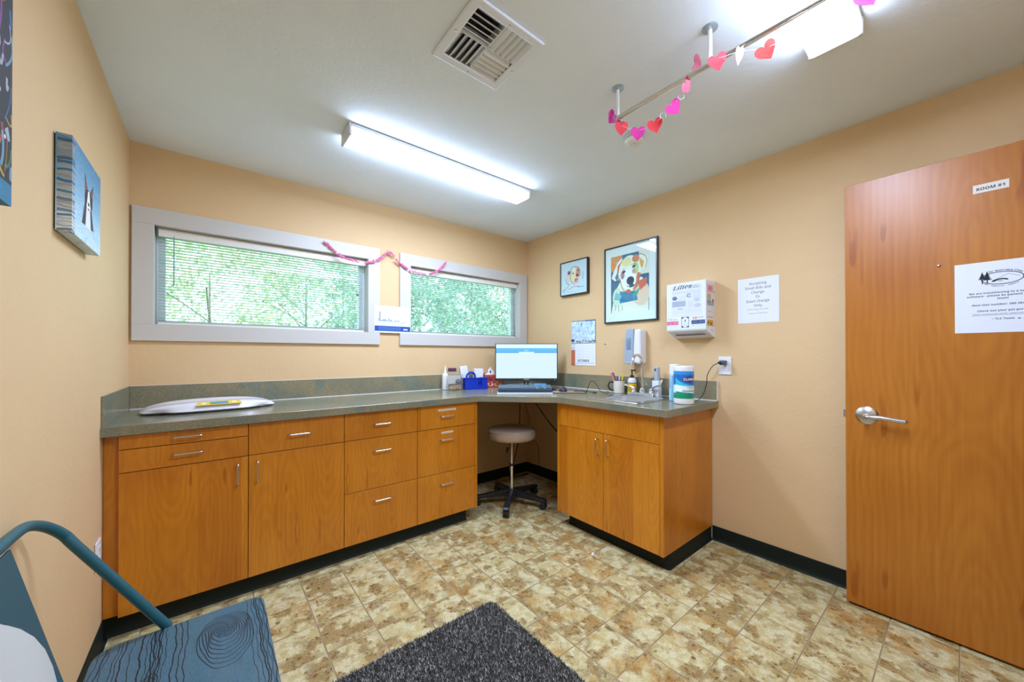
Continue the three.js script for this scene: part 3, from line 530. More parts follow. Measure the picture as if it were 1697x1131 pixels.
  part(c, 'seam', tube(Array.from({ length: 40 }, (_, k) => { const a = k / 40 * 6.2832, y = Math.cos(a), z = Math.sin(a), s = 1 / Math.pow(Math.abs(y) ** 3.2 + Math.abs(z) ** 3.2, 1 / 3.2), Y = y * s * 0.215 + 0.004 * Math.sin(11 * z), Z = z * s * 0.215 + 0.005 * Math.sin(9 * y); return [-Y * Math.sin(0.22), Y * Math.cos(0.22), Z]; }), 0.003, 120, 6, true), M({ rgb: [0.42, 0.44, 0.43], roughness: 0.9 }));
}
// ---------- rug ----------
{
  const t = thing('rug', 'charcoal grey shag rug on the tile floor', 'rug', [-1.885, 0.0005, 2.02]);
  const hw = 0.395, hd = 0.59, rc = 0.04;
  const sh = new THREE.Shape(); sh.absarc(hw - rc, hd - rc, rc, 0, Math.PI / 2); sh.absarc(-hw + rc, hd - rc, rc, Math.PI / 2, Math.PI); sh.absarc(-hw + rc, -hd + rc, rc, Math.PI, 1.5 * Math.PI); sh.absarc(hw - rc, -hd + rc, rc, 1.5 * Math.PI, 2 * Math.PI);
  part(t, 'backing', new THREE.ExtrudeGeometry(sh, { depth: 0.006, bevelEnabled: false }).rotateX(-Math.PI / 2), M({ rgb: [0.025, 0.024, 0.023], roughness: 1 }));
  const bl = new THREE.ConeGeometry(1, 1, 3, 1, true).translate(0, 0.5, 0), n = 62000;
  const im = lit(new THREE.InstancedMesh(bl, M({ rgb: [1, 1, 1], roughness: 0.95 }), n)), m4 = new THREE.Matrix4(), q = new THREE.Quaternion(), c = new THREE.Color();
  for (let k = 0; k < n; k++) {
    let x, z; do { x = rr(-hw, hw); z = rr(-hd, hd); } while (Math.abs(x) > hw - rc && Math.abs(z) > hd - rc && Math.hypot(Math.abs(x) - hw + rc, Math.abs(z) - hd + rc) > rc);
    const u = x + 1, v = z + 1, lean = fbm(u, v, 7, 7, 2, 3) - 0.5, dir = fbm(u, v, 5, 5, 2, 9) * 9;
    q.setFromEuler(new THREE.Euler(rr(-0.9, 0.9) + lean * Math.sin(dir) * 1.2, rnd() * 6.28, rr(-0.9, 0.9) + lean * Math.cos(dir) * 1.2));
    const s = rr(0.0020, 0.0032), hgt = rr(0.011, 0.018); m4.compose(V(x, 0.004, z), q, V(s, hgt, s)); im.setMatrixAt(k, m4);
    const r = rnd(), g = r < 0.5 ? rr(0.03, 0.08) : r < 0.82 ? rr(0.12, 0.24) : rr(0.35, 0.6); im.setColorAt(k, c.setRGB(g * 1.06, g, g * 0.88));
  }
  im.name = 'pile'; im.userData.kind = 'stuff'; t.add(im);
}
// ---------- pictures ----------
function dogLarge(g, w, h) { // colourful block portrait of a sleepy puppy
  g.fillStyle = '#eef1f4'; g.fillRect(0, 0, w, h);
  const x0 = 0.115 * w, y0 = 0.115 * h, x1 = 0.87 * w, y1 = 0.885 * h; g.save(); g.beginPath(); g.rect(x0, y0, x1 - x0, y1 - y0); g.clip();
  g.fillStyle = '#2f6d97'; g.fillRect(x0, y0, x1, y1); g.fillStyle = '#ee9a58'; g.fillRect(x0, y0, w * 0.24, h * 0.2); g.fillStyle = '#f3e9dc'; g.fillRect(w * 0.68, y0, w, h * 0.3);
  const S = (c, ...p) => { g.fillStyle = c; g.beginPath(); p.forEach(([a, b], i) => (i ? g.lineTo(a * w, b * h) : g.moveTo(a * w, b * h))); g.closePath(); g.fill(); };
  const E = (c, x, y, a, b, rot = 0) => { g.fillStyle = c; g.beginPath(); g.ellipse(x * w, y * h, a * w, b * h, rot, 0, 7); g.fill(); };
  S('#f6f0e2', [0.2, 0.6], [0.3, 0.48], [0.74, 0.45], [0.86, 0.6], [0.86, 0.9], [0.12, 0.9]);
  E('#d6e8d2', 0.25, 0.68, 0.1, 0.13); E('#f2d6c0', 0.72, 0.66, 0.16, 0.16); S('#2b86b3', [0.3, 0.6], [0.62, 0.62], [0.66, 0.74], [0.3, 0.76]); S('#e0705c', [0.66, 0.5], [0.84, 0.46], [0.82, 0.56], [0.7, 0.62]);
  S('#7cc6c4', [0.22, 0.6], [0.34, 0.66], [0.3, 0.72], [0.18, 0.7]); S('#3fa69c', [0.55, 0.66], [0.7, 0.58], [0.66, 0.66], [0.57, 0.72]);
  S('#fbf6ec', [0.36, 0.14], [0.24, 0.2], [0.12, 0.4], [0.2, 0.45], [0.27, 0.44]); S('#e07a5a', [0.36, 0.18], [0.26, 0.25], [0.24, 0.38], [0.3, 0.32]); S('#2f88a8', [0.2, 0.4], [0.26, 0.33], [0.28, 0.4], [0.24, 0.46]);
  S('#fbf6ec', [0.7, 0.16], [0.84, 0.2], [0.84, 0.3], [0.76, 0.36], [0.7, 0.3]); S('#f0b45e', [0.7, 0.2], [0.78, 0.26], [0.75, 0.34], [0.69, 0.3]);
  E('#fbf8ee', 0.5, 0.36, 0.22, 0.22); E('#f7e7b0', 0.44, 0.22, 0.1, 0.06); E('#e58a66', 0.62, 0.2, 0.07, 0.05, 0.4); E('#cfe3a0', 0.62, 0.32, 0.06, 0.08);
  S('#e4dc86', [0.3, 0.42], [0.34, 0.56], [0.5, 0.64], [0.44, 0.54]); S('#ea8566', [0.66, 0.38], [0.72, 0.4], [0.66, 0.56], [0.56, 0.62], [0.6, 0.5]);
  E('#ffffff', 0.48, 0.46, 0.15, 0.14); E('#c77f9a', 0.36, 0.39, 0.04, 0.05); E('#f0a0a0', 0.59, 0.36, 0.04, 0.03);
  g.strokeStyle = '#30475a'; g.lineWidth = w * 0.008; const L = (...p) => { g.beginPath(); g.moveTo(p[0] * w, p[1] * h); g.quadraticCurveTo(p[2] * w, p[3] * h, p[4] * w, p[5] * h); g.stroke(); };
  E('#1d4a66', 0.385, 0.345, 0.035, 0.018, -0.5); E('#1d4a66', 0.585, 0.295, 0.035, 0.016, -0.3);
  E('#20405c', 0.515, 0.475, 0.075, 0.055, -0.15); E('#24547a', 0.54, 0.54, 0.05, 0.025); L(0.44, 0.53, 0.53, 0.6, 0.63, 0.52); E('#e06a55', 0.47, 0.61, 0.05, 0.025, -0.1); L(0.3, 0.42, 0.34, 0.6, 0.48, 0.655); L(0.68, 0.42, 0.68, 0.56, 0.55, 0.65); L(0.36, 0.14, 0.2, 0.2, 0.12, 0.42); L(0.12, 0.42, 0.2, 0.5, 0.26, 0.46); L(0.66, 0.14, 0.9, 0.18, 0.8, 0.34); L(0.4, 0.3, 0.36, 0.31, 0.34, 0.36); L(0.53, 0.27, 0.6, 0.25, 0.64, 0.28);
  for (const [x, y] of [[0.2, 0.82], [0.27, 0.84], [0.34, 0.83]]) L(x, y - 0.05, x + 0.02, y, x + 0.01, y + 0.03);
  g.restore();
}
function dogSmall(g, w, h) {
  g.fillStyle = '#d7e4ef'; g.fillRect(0, 0, w, h); g.strokeStyle = '#b9cad8'; g.lineWidth = 2; for (let k = 0; k < 7; k++) { g.beginPath(); g.moveTo(w * k / 7, 0); g.lineTo(w * k / 7, h); g.stroke(); }
  const E = (c, x, y, a, b, rot = 0) => { g.fillStyle = c; g.beginPath(); g.ellipse(x * w, y * h, a * w, b * h, rot, 0, 7); g.fill(); };
  E('#e9d6d2', 0.28, 0.5, 0.1, 0.16, 0.2); E('#e9e2e6', 0.42, 0.78, 0.22, 0.08); E('#f0cbb6', 0.55, 0.42, 0.2, 0.24); E('#f3e2b2', 0.5, 0.48, 0.12, 0.13); E('#e88f80', 0.66, 0.36, 0.08, 0.14); E('#7b4a78', 0.32, 0.33, 0.06, 0.06); E('#f6ece6', 0.52, 0.3, 0.07, 0.1);
  E('#d9607a', 0.6, 0.6, 0.07, 0.07); E('#ef9aa4', 0.62, 0.63, 0.05, 0.05); E('#2c3a52', 0.64, 0.45, 0.055, 0.045); E('#2a3a5a', 0.48, 0.37, 0.035, 0.02); E('#2a3a5a', 0.68, 0.31, 0.03, 0.02);
  g.strokeStyle = '#5c4a66'; g.lineWidth = w * 0.012; for (const [a, b, c, d, e, f] of [[0.36, 0.3, 0.36, 0.14, 0.56, 0.17], [0.56, 0.17, 0.78, 0.2, 0.75, 0.5], [0.38, 0.42, 0.36, 0.66, 0.56, 0.72], [0.2, 0.5, 0.2, 0.68, 0.34, 0.68], [0.34, 0.7, 0.18, 0.84, 0.1, 0.86], [0.3, 0.84, 0.55, 0.74, 0.7, 0.8], [0.66, 0.82, 0.78, 0.8, 0.88, 0.82], [0.1, 0.82, 0.08, 0.92, 0.14, 0.92]]) { g.beginPath(); g.moveTo(a * w, b * h); g.quadraticCurveTo(c * w, d * h, e * w, f * h); g.stroke(); }
  g.fillStyle = '#6a62c8'; for (let k = 0; k < 5; k++) g.fillRect(w * 0.83, h * (0.38 + 0.045 * k), w * 0.03, h * 0.028);
}
// things on the right wall face -x: local x = world z, local z = world -x
const RW = -Math.PI / 2;
function framed(name, label, y0, y1, z0, z1, depth, fw, draw, px) {
  const t = thing(name, label, 'picture', [-0.001, (y0 + y1) / 2, (z0 + z1) / 2], RW, 'framed dog prints');
  const w = z1 - z0, h = y1 - y0, FR = M({ rgb: [0.012, 0.013, 0.015], roughness: 0.35 });
  part(t, 'frame', new THREE.ExtrudeGeometry(wallShape(-w / 2, w / 2, -h / 2, h / 2, [[-w / 2 + fw, w / 2 - fw, -h / 2 + fw, h / 2 - fw]]), { depth: depth - 0.002, bevelEnabled: true, bevelSize: 0.001, bevelOffset: -0.001, bevelThickness: 0.001, bevelSegments: 1 }).translate(0, 0, 0.001), FR);
  part(t, 'print', card(w - 2 * fw, h - 2 * fw, 0.003).translate(0, 0, depth - 0.008), M({ map: canvasTex(px, Math.round(px * h / w), draw), roughness: 0.7 }));
  part(t, 'glass', card(w - 2 * fw, h - 2 * fw, 0.0015).translate(0, 0, depth - 0.004), GLASS);
}
framed('framed_print', 'large framed print of a colourful puppy face, beside the towel dispenser', 1.468, 2.088, 0.998, 1.471, 0.02, 0.011, dogLarge, 640);
framed('framed_print', 'small square framed print of a smiling dog, nearest the corner', 1.7525, 2.063, 0.508, 0.830, 0.034, 0.008, dogSmall, 400);
function canvasArt(label, y0, y1, z0, z1, draw) {
  const t = thing('canvas_art', label, 'painting', [-W + 0.001, (y0 + y1) / 2, (z0 + z1) / 2], Math.PI / 2, 'canvases on the left wall');
  const w = z1 - z0, h = y1 - y0, tex = canvasTex(640, Math.round(640 * h / w), draw), m = M({ map: tex, roughness: 0.6 });
  const g = new THREE.BoxGeometry(w, h, 0.032).translate(0, 0, 0.0185), p = g.attributes.position, uv = g.attributes.uv; // gallery wrap: the image runs round the edges
  const n = g.attributes.normal; for (let i = 0; i < p.count; i++) { const k = 0.034 - p.getZ(i); let u = p.getX(i) / w + 0.5, v = p.getY(i) / h + 0.5; if (Math.abs(n.getX(i)) > 0.5) u -= n.getX(i) * k / w; if (Math.abs(n.getY(i)) > 0.5) v -= n.getY(i) * k / h; uv.setXY(i, u, v); }
  part(t, 'canvas', g, m);
  part(t, 'stretcher_bar', box(-w / 2 + 0.004, w / 2 - 0.004, -h / 2 + 0.004, h / 2 - 0.004, 0.0, 0.0024, 0), M({ rgb: [0.05, 0.045, 0.04], roughness: 0.8 }));
}
canvasArt('small canvas of a black and white terrier on a blue ground', 1.573, 1.857, 0.892, 1.243, (g, w, h) => {
  const gr = g.createLinearGradient(0, 0, 0, h); gr.addColorStop(0, '#4f86a6'); gr.addColorStop(0.45, '#86b4cc'); gr.addColorStop(0.75, '#bfdcea'); gr.addColorStop(1, '#d6ecf5'); g.fillStyle = gr; g.fillRect(0, 0, w, h);
  let s = 5; const r = () => { s = (s * 1664525 + 1013904223) >>> 0; return s / 4294967296; };
  for (let i = 0; i < 1500; i++) { const y = r() * h; g.strokeStyle = ['rgba(50,95,130,0.22)', 'rgba(190,220,235,0.25)', 'rgba(60,120,150,0.2)'][i % 3]; g.lineWidth = 1 + 2 * r(); const x = r() * w; g.beginPath(); g.moveTo(x, y); g.quadraticCurveTo(x + 20, y - 10 * r(), x + 45, y + 16 * (r() - 0.3)); g.stroke(); }
  for (let i = 0; i < 26; i++) { const y = (i + 0.5) / 26 * h; g.strokeStyle = ['#22324c', '#a98468', '#33465e', '#c79a72'][Math.floor(r() * 4)]; g.globalAlpha = 0.55; g.lineWidth = 8 + 10 * r(); g.beginPath(); g.moveTo(0, y); g.quadraticCurveTo(26, y + 14 * (r() - 0.5), 52, y + 20 * (r() - 0.5)); g.stroke(); } g.globalAlpha = 1;
  const S = (c, ...p) => { g.fillStyle = c; g.beginPath(); p.forEach(([a, b], i) => (i ? g.lineTo(a * w, b * h) : g.moveTo(a * w, b * h))); g.closePath(); g.fill(); };
  const E = (c, x, y, a, b, rot = 0) => { g.fillStyle = c; g.beginPath(); g.ellipse(x * w, y * h, a * w, b * h, rot, 0, 7); g.fill(); };
  S('#3a3238', [0.40, 0.52], [0.62, 0.52], [0.72, 0.78], [0.30, 0.80]); S('#e8eef2', [0.46, 0.54], [0.58, 0.54], [0.62, 0.8], [0.42, 0.8]);
  E('#35292c', 0.53, 0.47, 0.14, 0.12); S('#3a2a2a', [0.40, 0.42], [0.39, 0.18], [0.50, 0.37]); S('#b0583e', [0.415, 0.39], [0.41, 0.24], [0.47, 0.36]); S('#3a2a2a', [0.58, 0.37], [0.70, 0.22], [0.67, 0.44]); S('#b0583e', [0.61, 0.37], [0.68, 0.28], [0.655, 0.41]);
  S('#f2f2ee', [0.51, 0.36], [0.56, 0.36], [0.60, 0.56], [0.46, 0.56]); E('#f4f2ee', 0.53, 0.545, 0.075, 0.05); E('#1c1a1e', 0.53, 0.515, 0.03, 0.02); E('#141418', 0.455, 0.46, 0.025, 0.028); E('#141418', 0.605, 0.46, 0.025, 0.028); E('#7a3a30', 0.53, 0.575, 0.03, 0.012);
});
canvasArt('dark multicoloured canvas cut off at the left edge of the photo', 1.515, 2.12, 1.662, 2.27, (g, w, h) => {
  g.fillStyle = '#17181c'; g.fillRect(0, 0, w, h); let s = 9; const r = () => { s = (s * 1664525 + 1013904223) >>> 0; return s / 4294967296; };
  const cs = ['#d98a2b', '#e8c23a', '#3f8f4e', '#a04aa8', '#3b7fc4', '#c8452f', '#7fb9d8', '#d9d9e6'];
  for (let i = 0; i < 320; i++) { g.strokeStyle = cs[Math.floor(r() * 8)]; g.globalAlpha = 0.75; g.lineWidth = 3 + 9 * r(); const x = r() * w, y = r() * h * 0.97; g.beginPath(); g.moveTo(x, y); g.quadraticCurveTo(x + 50 * (r() - 0.5), y + 40, x + 60 * (r() - 0.5), y + 80 * r()); g.stroke(); }
  g.globalAlpha = 1; for (let i = 0; i < 110; i++) { g.fillStyle = i % 4 ? '#e6eef2' : '#3fa0d8'; g.beginPath(); g.arc(r() * w, h * (0.55 + 0.45 * r()), 3 + 6 * r(), 0, 7); g.fill(); }
  g.fillStyle = '#2f93bd'; g.globalAlpha = 0.75; g.fillRect(0, h * 0.93, w, h * 0.07);
});
// ---------- papers, flyer, calendar ----------
function lines(g, x, y, w, n, dy, c, lw) { let s = Math.round(x * 13 + y * 7); g.fillStyle = c; for (let i = 0; i < n; i++) { let px = x; while (px < x + w) { s = (s * 1664525 + 1013904223) >>> 0; const L = 4 + (s >>> 24) / 14; g.fillRect(px, y + i * dy, Math.min(L, x + w - px), lw); px += L + 3; } } }
function sheet(name, label, cat, pos, turn, w, h, px, draw, group) {
  const t = lit(new THREE.Mesh(card(w, h, 0.0005), M({ map: canvasTex(px, Math.round(px * h / w), draw), roughness: 0.75 }))); t.name = numbered(name); t.position.set(...pos); t.rotation.y = turn; t.userData = { label, category: cat }; if (group) t.userData.group = group; scene.add(t); return t;
}
sheet('paper_notice', 'white paper notice about small bills taped on the peach wall', 'notice', [-0.0008, 1.542, 2.107], RW, 0.216, 0.274, 680, (g, w, h) => {
  g.fillStyle = '#e9edf1'; g.fillRect(0, 0, w, h); g.fillStyle = '#33383e'; g.textAlign = 'center'; g.font = '66px sans-serif';
  ['Accepting', 'Small Bills and', 'Change', 'Or', 'Exact change', 'Only'].forEach((s, i) => g.fillText(s, w * 0.5, h * (0.155 + 0.098 * i)));
  g.font = '24px sans-serif'; g.fillStyle = '#555'; g.fillText('(we are unable to break change)', w * 0.5, h * 0.712); g.fillText('or', w * 0.5, h * 0.752); g.fillText('thank you for understanding', w * 0.5, h * 0.80);
});
sheet('paper_notice', 'white clinic notice with an oval logo taped on the door', 'notice', [-0.1508, 1.4415, 2.978], RW, 0.216, 0.284, 840, (g, w, h) => {
  g.fillStyle = '#e6eaf2'; g.fillRect(0, 0, w, h); const cx = w * 0.55, cy = h * 0.245, K = '#1c1f24';
  g.strokeStyle = K; g.fillStyle = K; g.lineWidth = 10; g.beginPath(); g.ellipse(cx, cy, w * 0.235, h * 0.085, 0, 3.7, 3.7 + 5.6); g.stroke();
  const arc = (str, R, ry, a0, a1, size) => { g.font = 'bold ' + size + 'px sans-serif'; g.textAlign = 'center'; [...str].forEach((c, i) => { const a = a0 + (a1 - a0) * (i + 0.5) / str.length; g.save(); g.translate(cx + Math.cos(a) * R, cy + Math.sin(a) * ry); const dx = -Math.sin(a) * R, dy = Math.cos(a) * ry, q = a1 > a0 ? 1 : -1; g.rotate(Math.atan2(dy * q, dx * q)); g.fillText(c, 0, 0); g.restore(); }); };
  arc('TLC Veterinary Clinic', w * 0.25, h * 0.098, 4.1, 5.75, 34); arc('Care · Compassion · Community', w * 0.25, h * 0.118, 2.5, 0.75, 22);
  for (const [tx, s] of [[0.33, 1], [0.385, 1.2]]) for (let k = 0; k < 7; k++) { const yy = h * (0.17 - 0.02 * s) + k * h * 0.014 * s, ww = w * (0.008 + 0.0075 * k) * s; g.beginPath(); g.moveTo(w * tx, yy - 14); g.lineTo(w * tx + ww, yy + 16); g.lineTo(w * tx - ww, yy + 16); g.fill(); }
  g.fillRect(w * 0.325, h * 0.25, 12, 70); g.fillRect(w * 0.38, h * 0.25, 12, 70);
  g.lineWidth = 4; g.strokeStyle = '#555a62'; g.beginPath(); g.moveTo(w * 0.5, h * 0.25); g.lineTo(w * 0.58, h * 0.215); g.lineTo(w * 0.62, h * 0.195); g.lineTo(w * 0.68, h * 0.215); g.lineTo(w * 0.75, h * 0.24); g.stroke();
  g.fillStyle = K; g.beginPath(); g.ellipse(w * 0.53, h * 0.285, w * 0.095, h * 0.034, -0.12, Math.PI, 0); g.fill(); g.fillStyle = '#e6eaf2'; g.beginPath(); g.ellipse(w * 0.54, h * 0.288, w * 0.06, h * 0.02, -0.1, Math.PI, 0); g.fill(); g.fillStyle = '#6a6f78'; g.fillRect(w * 0.5, h * 0.28, w * 0.06, h * 0.008);
  g.fillStyle = '#23262b'; g.textAlign = 'center'; const T = (s, y, f) => { g.font = f; g.fillText(s, w * 0.56, h * y); };
  T('We are transitioning to a new data', 0.455, 'bold 39px sans-serif'); T('software - please be patient with our', 0.497, 'bold 39px sans-serif'); T('team!', 0.539, 'bold 39px sans-serif'); T('New text number: 360-364-1259', 0.622, 'bold 39px sans-serif'); T('Check out your pet portal:', 0.706, 'bold 39px sans-serif');
  g.fillStyle = '#565d6b'; T('https://petportal.vet/tlc-veterinary-clinic', 0.752, '32px sans-serif'); g.fillRect(w * 0.2, h * 0.757, w * 0.72, 3); g.fillStyle = '#23262b'; T('~ TLC Team', 0.822, 'bold 39px sans-serif'); g.fillStyle = '#8a9099'; g.fillRect(w * 0.72, h * 0.805, 26, 22); g.fillRect(w * 0.78, h * 0.805, 34, 24);
});
sheet('room_sign', 'small white room number sign at the top of the door', 'sign', [-0.1508, 1.882, 2.9635], RW, 0.0885, 0.034, 360, (g, w, h) => { g.fillStyle = '#e8e2d8'; g.fillRect(0, 0, w, h); g.fillStyle = '#1d1c1b'; g.textAlign = 'center'; g.font = 'bold 66px sans-serif'; g.fillText('ROOM #1', w / 2, h * 0.72); });
sheet('chart_flyer', 'white bar chart flyer with a blue footer between the two windows', 'flyer', [-1.44, 1.4895, 0.0186], 0, 0.288, 0.210, 720, (g, w, h) => {
  g.fillStyle = '#eef0f5'; g.fillRect(0, 0, w, h); g.fillStyle = '#1d4f9c'; g.fillRect(0, h * 0.745, w, h * 0.20); g.fillStyle = '#f4f6f8'; g.fillRect(0, h * 0.945, w, h * 0.06);
  g.fillStyle = '#9aa3b5'; g.fillRect(w * 0.16, h * 0.10, w * 0.6, h * 0.012); g.fillStyle = '#3f7cb0';
  const bars = [0.3, 0.95, 0.10, 0.14, 0.2, 0.21, 0.21, 0.08, 0.1, 0.34, 0.1, 0.22, 0.08, 0.06, 0.07, 0.16, 0.05, 0.14, 0.15, 0.03, 0.02, 0.02, 0.07, 0.03]; bars.forEach((b, i) => { g.fillStyle = i === 1 ? '#2f63a0' : '#3f7cb0'; g.fillRect(w * (0.1 + 0.031 * i), h * (0.575 - 0.38 * b), w * 0.022, h * 0.38 * b); });
  g.fillStyle = '#d88a4a'; g.fillRect(w * 0.13, h * 0.44, w * 0.012, h * 0.12); g.fillStyle = '#c3c8d4'; g.fillRect(w * 0.09, h * 0.61, w * 0.78, h * 0.03); g.fillStyle = '#4c556a'; for (const x of [0.22, 0.5, 0.56, 0.64, 0.7, 0.77, 0.83]) g.fillRect(w * x, h * 0.685, w * 0.016, h * 0.02);
  lines(g, w * 0.1, h * 0.785, w * 0.62, 4, h * 0.034, 'rgba(190,210,240,0.65)', 5); g.fillStyle = '#e8f0fa'; g.fillRect(w * 0.80, h * 0.835, w * 0.12, h * 0.05);
});
{
  const t = thing('wall_calendar', 'open wall calendar with a wintry picture over the month grid', 'calendar', [-0.001, 1.1145, 0.757], RW);
  const w = 0.275;
  part(t, 'picture_page', card(w, 0.2, 0.002).translate(0, 0.3015, 0.0015), M({ roughness: 0.35, map: canvasTex(440, 320, (g, W_, h) => {
    g.fillStyle = '#cfe3f2'; g.fillRect(0, 0, W_, h); let s = 3; const r = () => { s = (s * 1664525 + 1013904223) >>> 0; return s / 4294967296; };
    for (let i = 0; i < 260; i++) { g.fillStyle = ['rgba(235,245,252,0.5)', 'rgba(150,190,220,0.35)', 'rgba(110,160,200,0.25)'][i % 3]; g.beginPath(); g.ellipse(r() * W_, r() * h, 8 + 30 * r(), 4 + 16 * r(), r() * 3, 0, 7); g.fill(); }
    g.fillStyle = '#4a6a8a'; g.fillRect(0, 0, W_, 10); g.fillRect(W_ * 0.6, 0, W_ * 0.4, 18); g.fillRect(W_ - 8, 0, 8, h); g.fillStyle = '#3f5f80'; g.fillRect(W_ * 0.42, 30, 14, 50); g.fillStyle = '#5a7698'; for (let k = 0; k < 8; k++) g.fillRect(0, 80 + 22 * k, 46 - 3 * k, 5);
    for (let i = 0; i < 60; i++) { g.fillStyle = ['#7c5a4a', '#2f4a66', '#c08a6a'][i % 3]; g.fillRect(r() * W_, h * (0.88 + 0.1 * r()), 10 + 20 * r(), 8); } g.fillStyle = '#23405c'; g.fillRect(0, h * 0.82, 50, 40); }) }));
  part(t, 'month_page', card(w, 0.198, 0.0025).translate(0, 0.099, 0.0017), M({ roughness: 0.6, map: canvasTex(440, 320, (g, W_, h) => {
    g.fillStyle = '#edf0f4'; g.fillRect(0, 0, W_, h); g.fillStyle = '#d8dfe8'; g.fillRect(0, 0, 76, 100); g.fillStyle = '#6aa0c8'; g.fillRect(10, 64, 40, 10); g.fillStyle = '#c06a44'; g.fillRect(0, 96, 72, h - 96); g.fillStyle = '#d98a64'; for (let k = 0; k < 5; k++) g.fillRect(4, 120 + 38 * k, 60, 6);
    g.strokeStyle = '#ccd2da'; g.lineWidth = 2; for (let k = 0; k <= 7; k++) { g.beginPath(); g.moveTo(84 + 50 * k, 40); g.lineTo(84 + 50 * k, 236); g.stroke(); } for (let k = 0; k <= 5; k++) { g.beginPath(); g.moveTo(84, 40 + 39 * k); g.lineTo(434, 40 + 39 * k); g.stroke(); }
    g.fillStyle = '#23272e'; g.font = 'bold 46px sans-serif'; g.fillText('OCTOBER', 118, 268); g.fillStyle = '#9aa2ae'; g.fillRect(90, 284, 330, 5); }) }));
  part(t, 'spine', new THREE.CylinderGeometry(0.003, 0.003, w, 8).rotateZ(Math.PI / 2).translate(0, 0.1995, 0.004), M({ rgb: [0.3, 0.35, 0.4], roughness: 0.5 }));
}
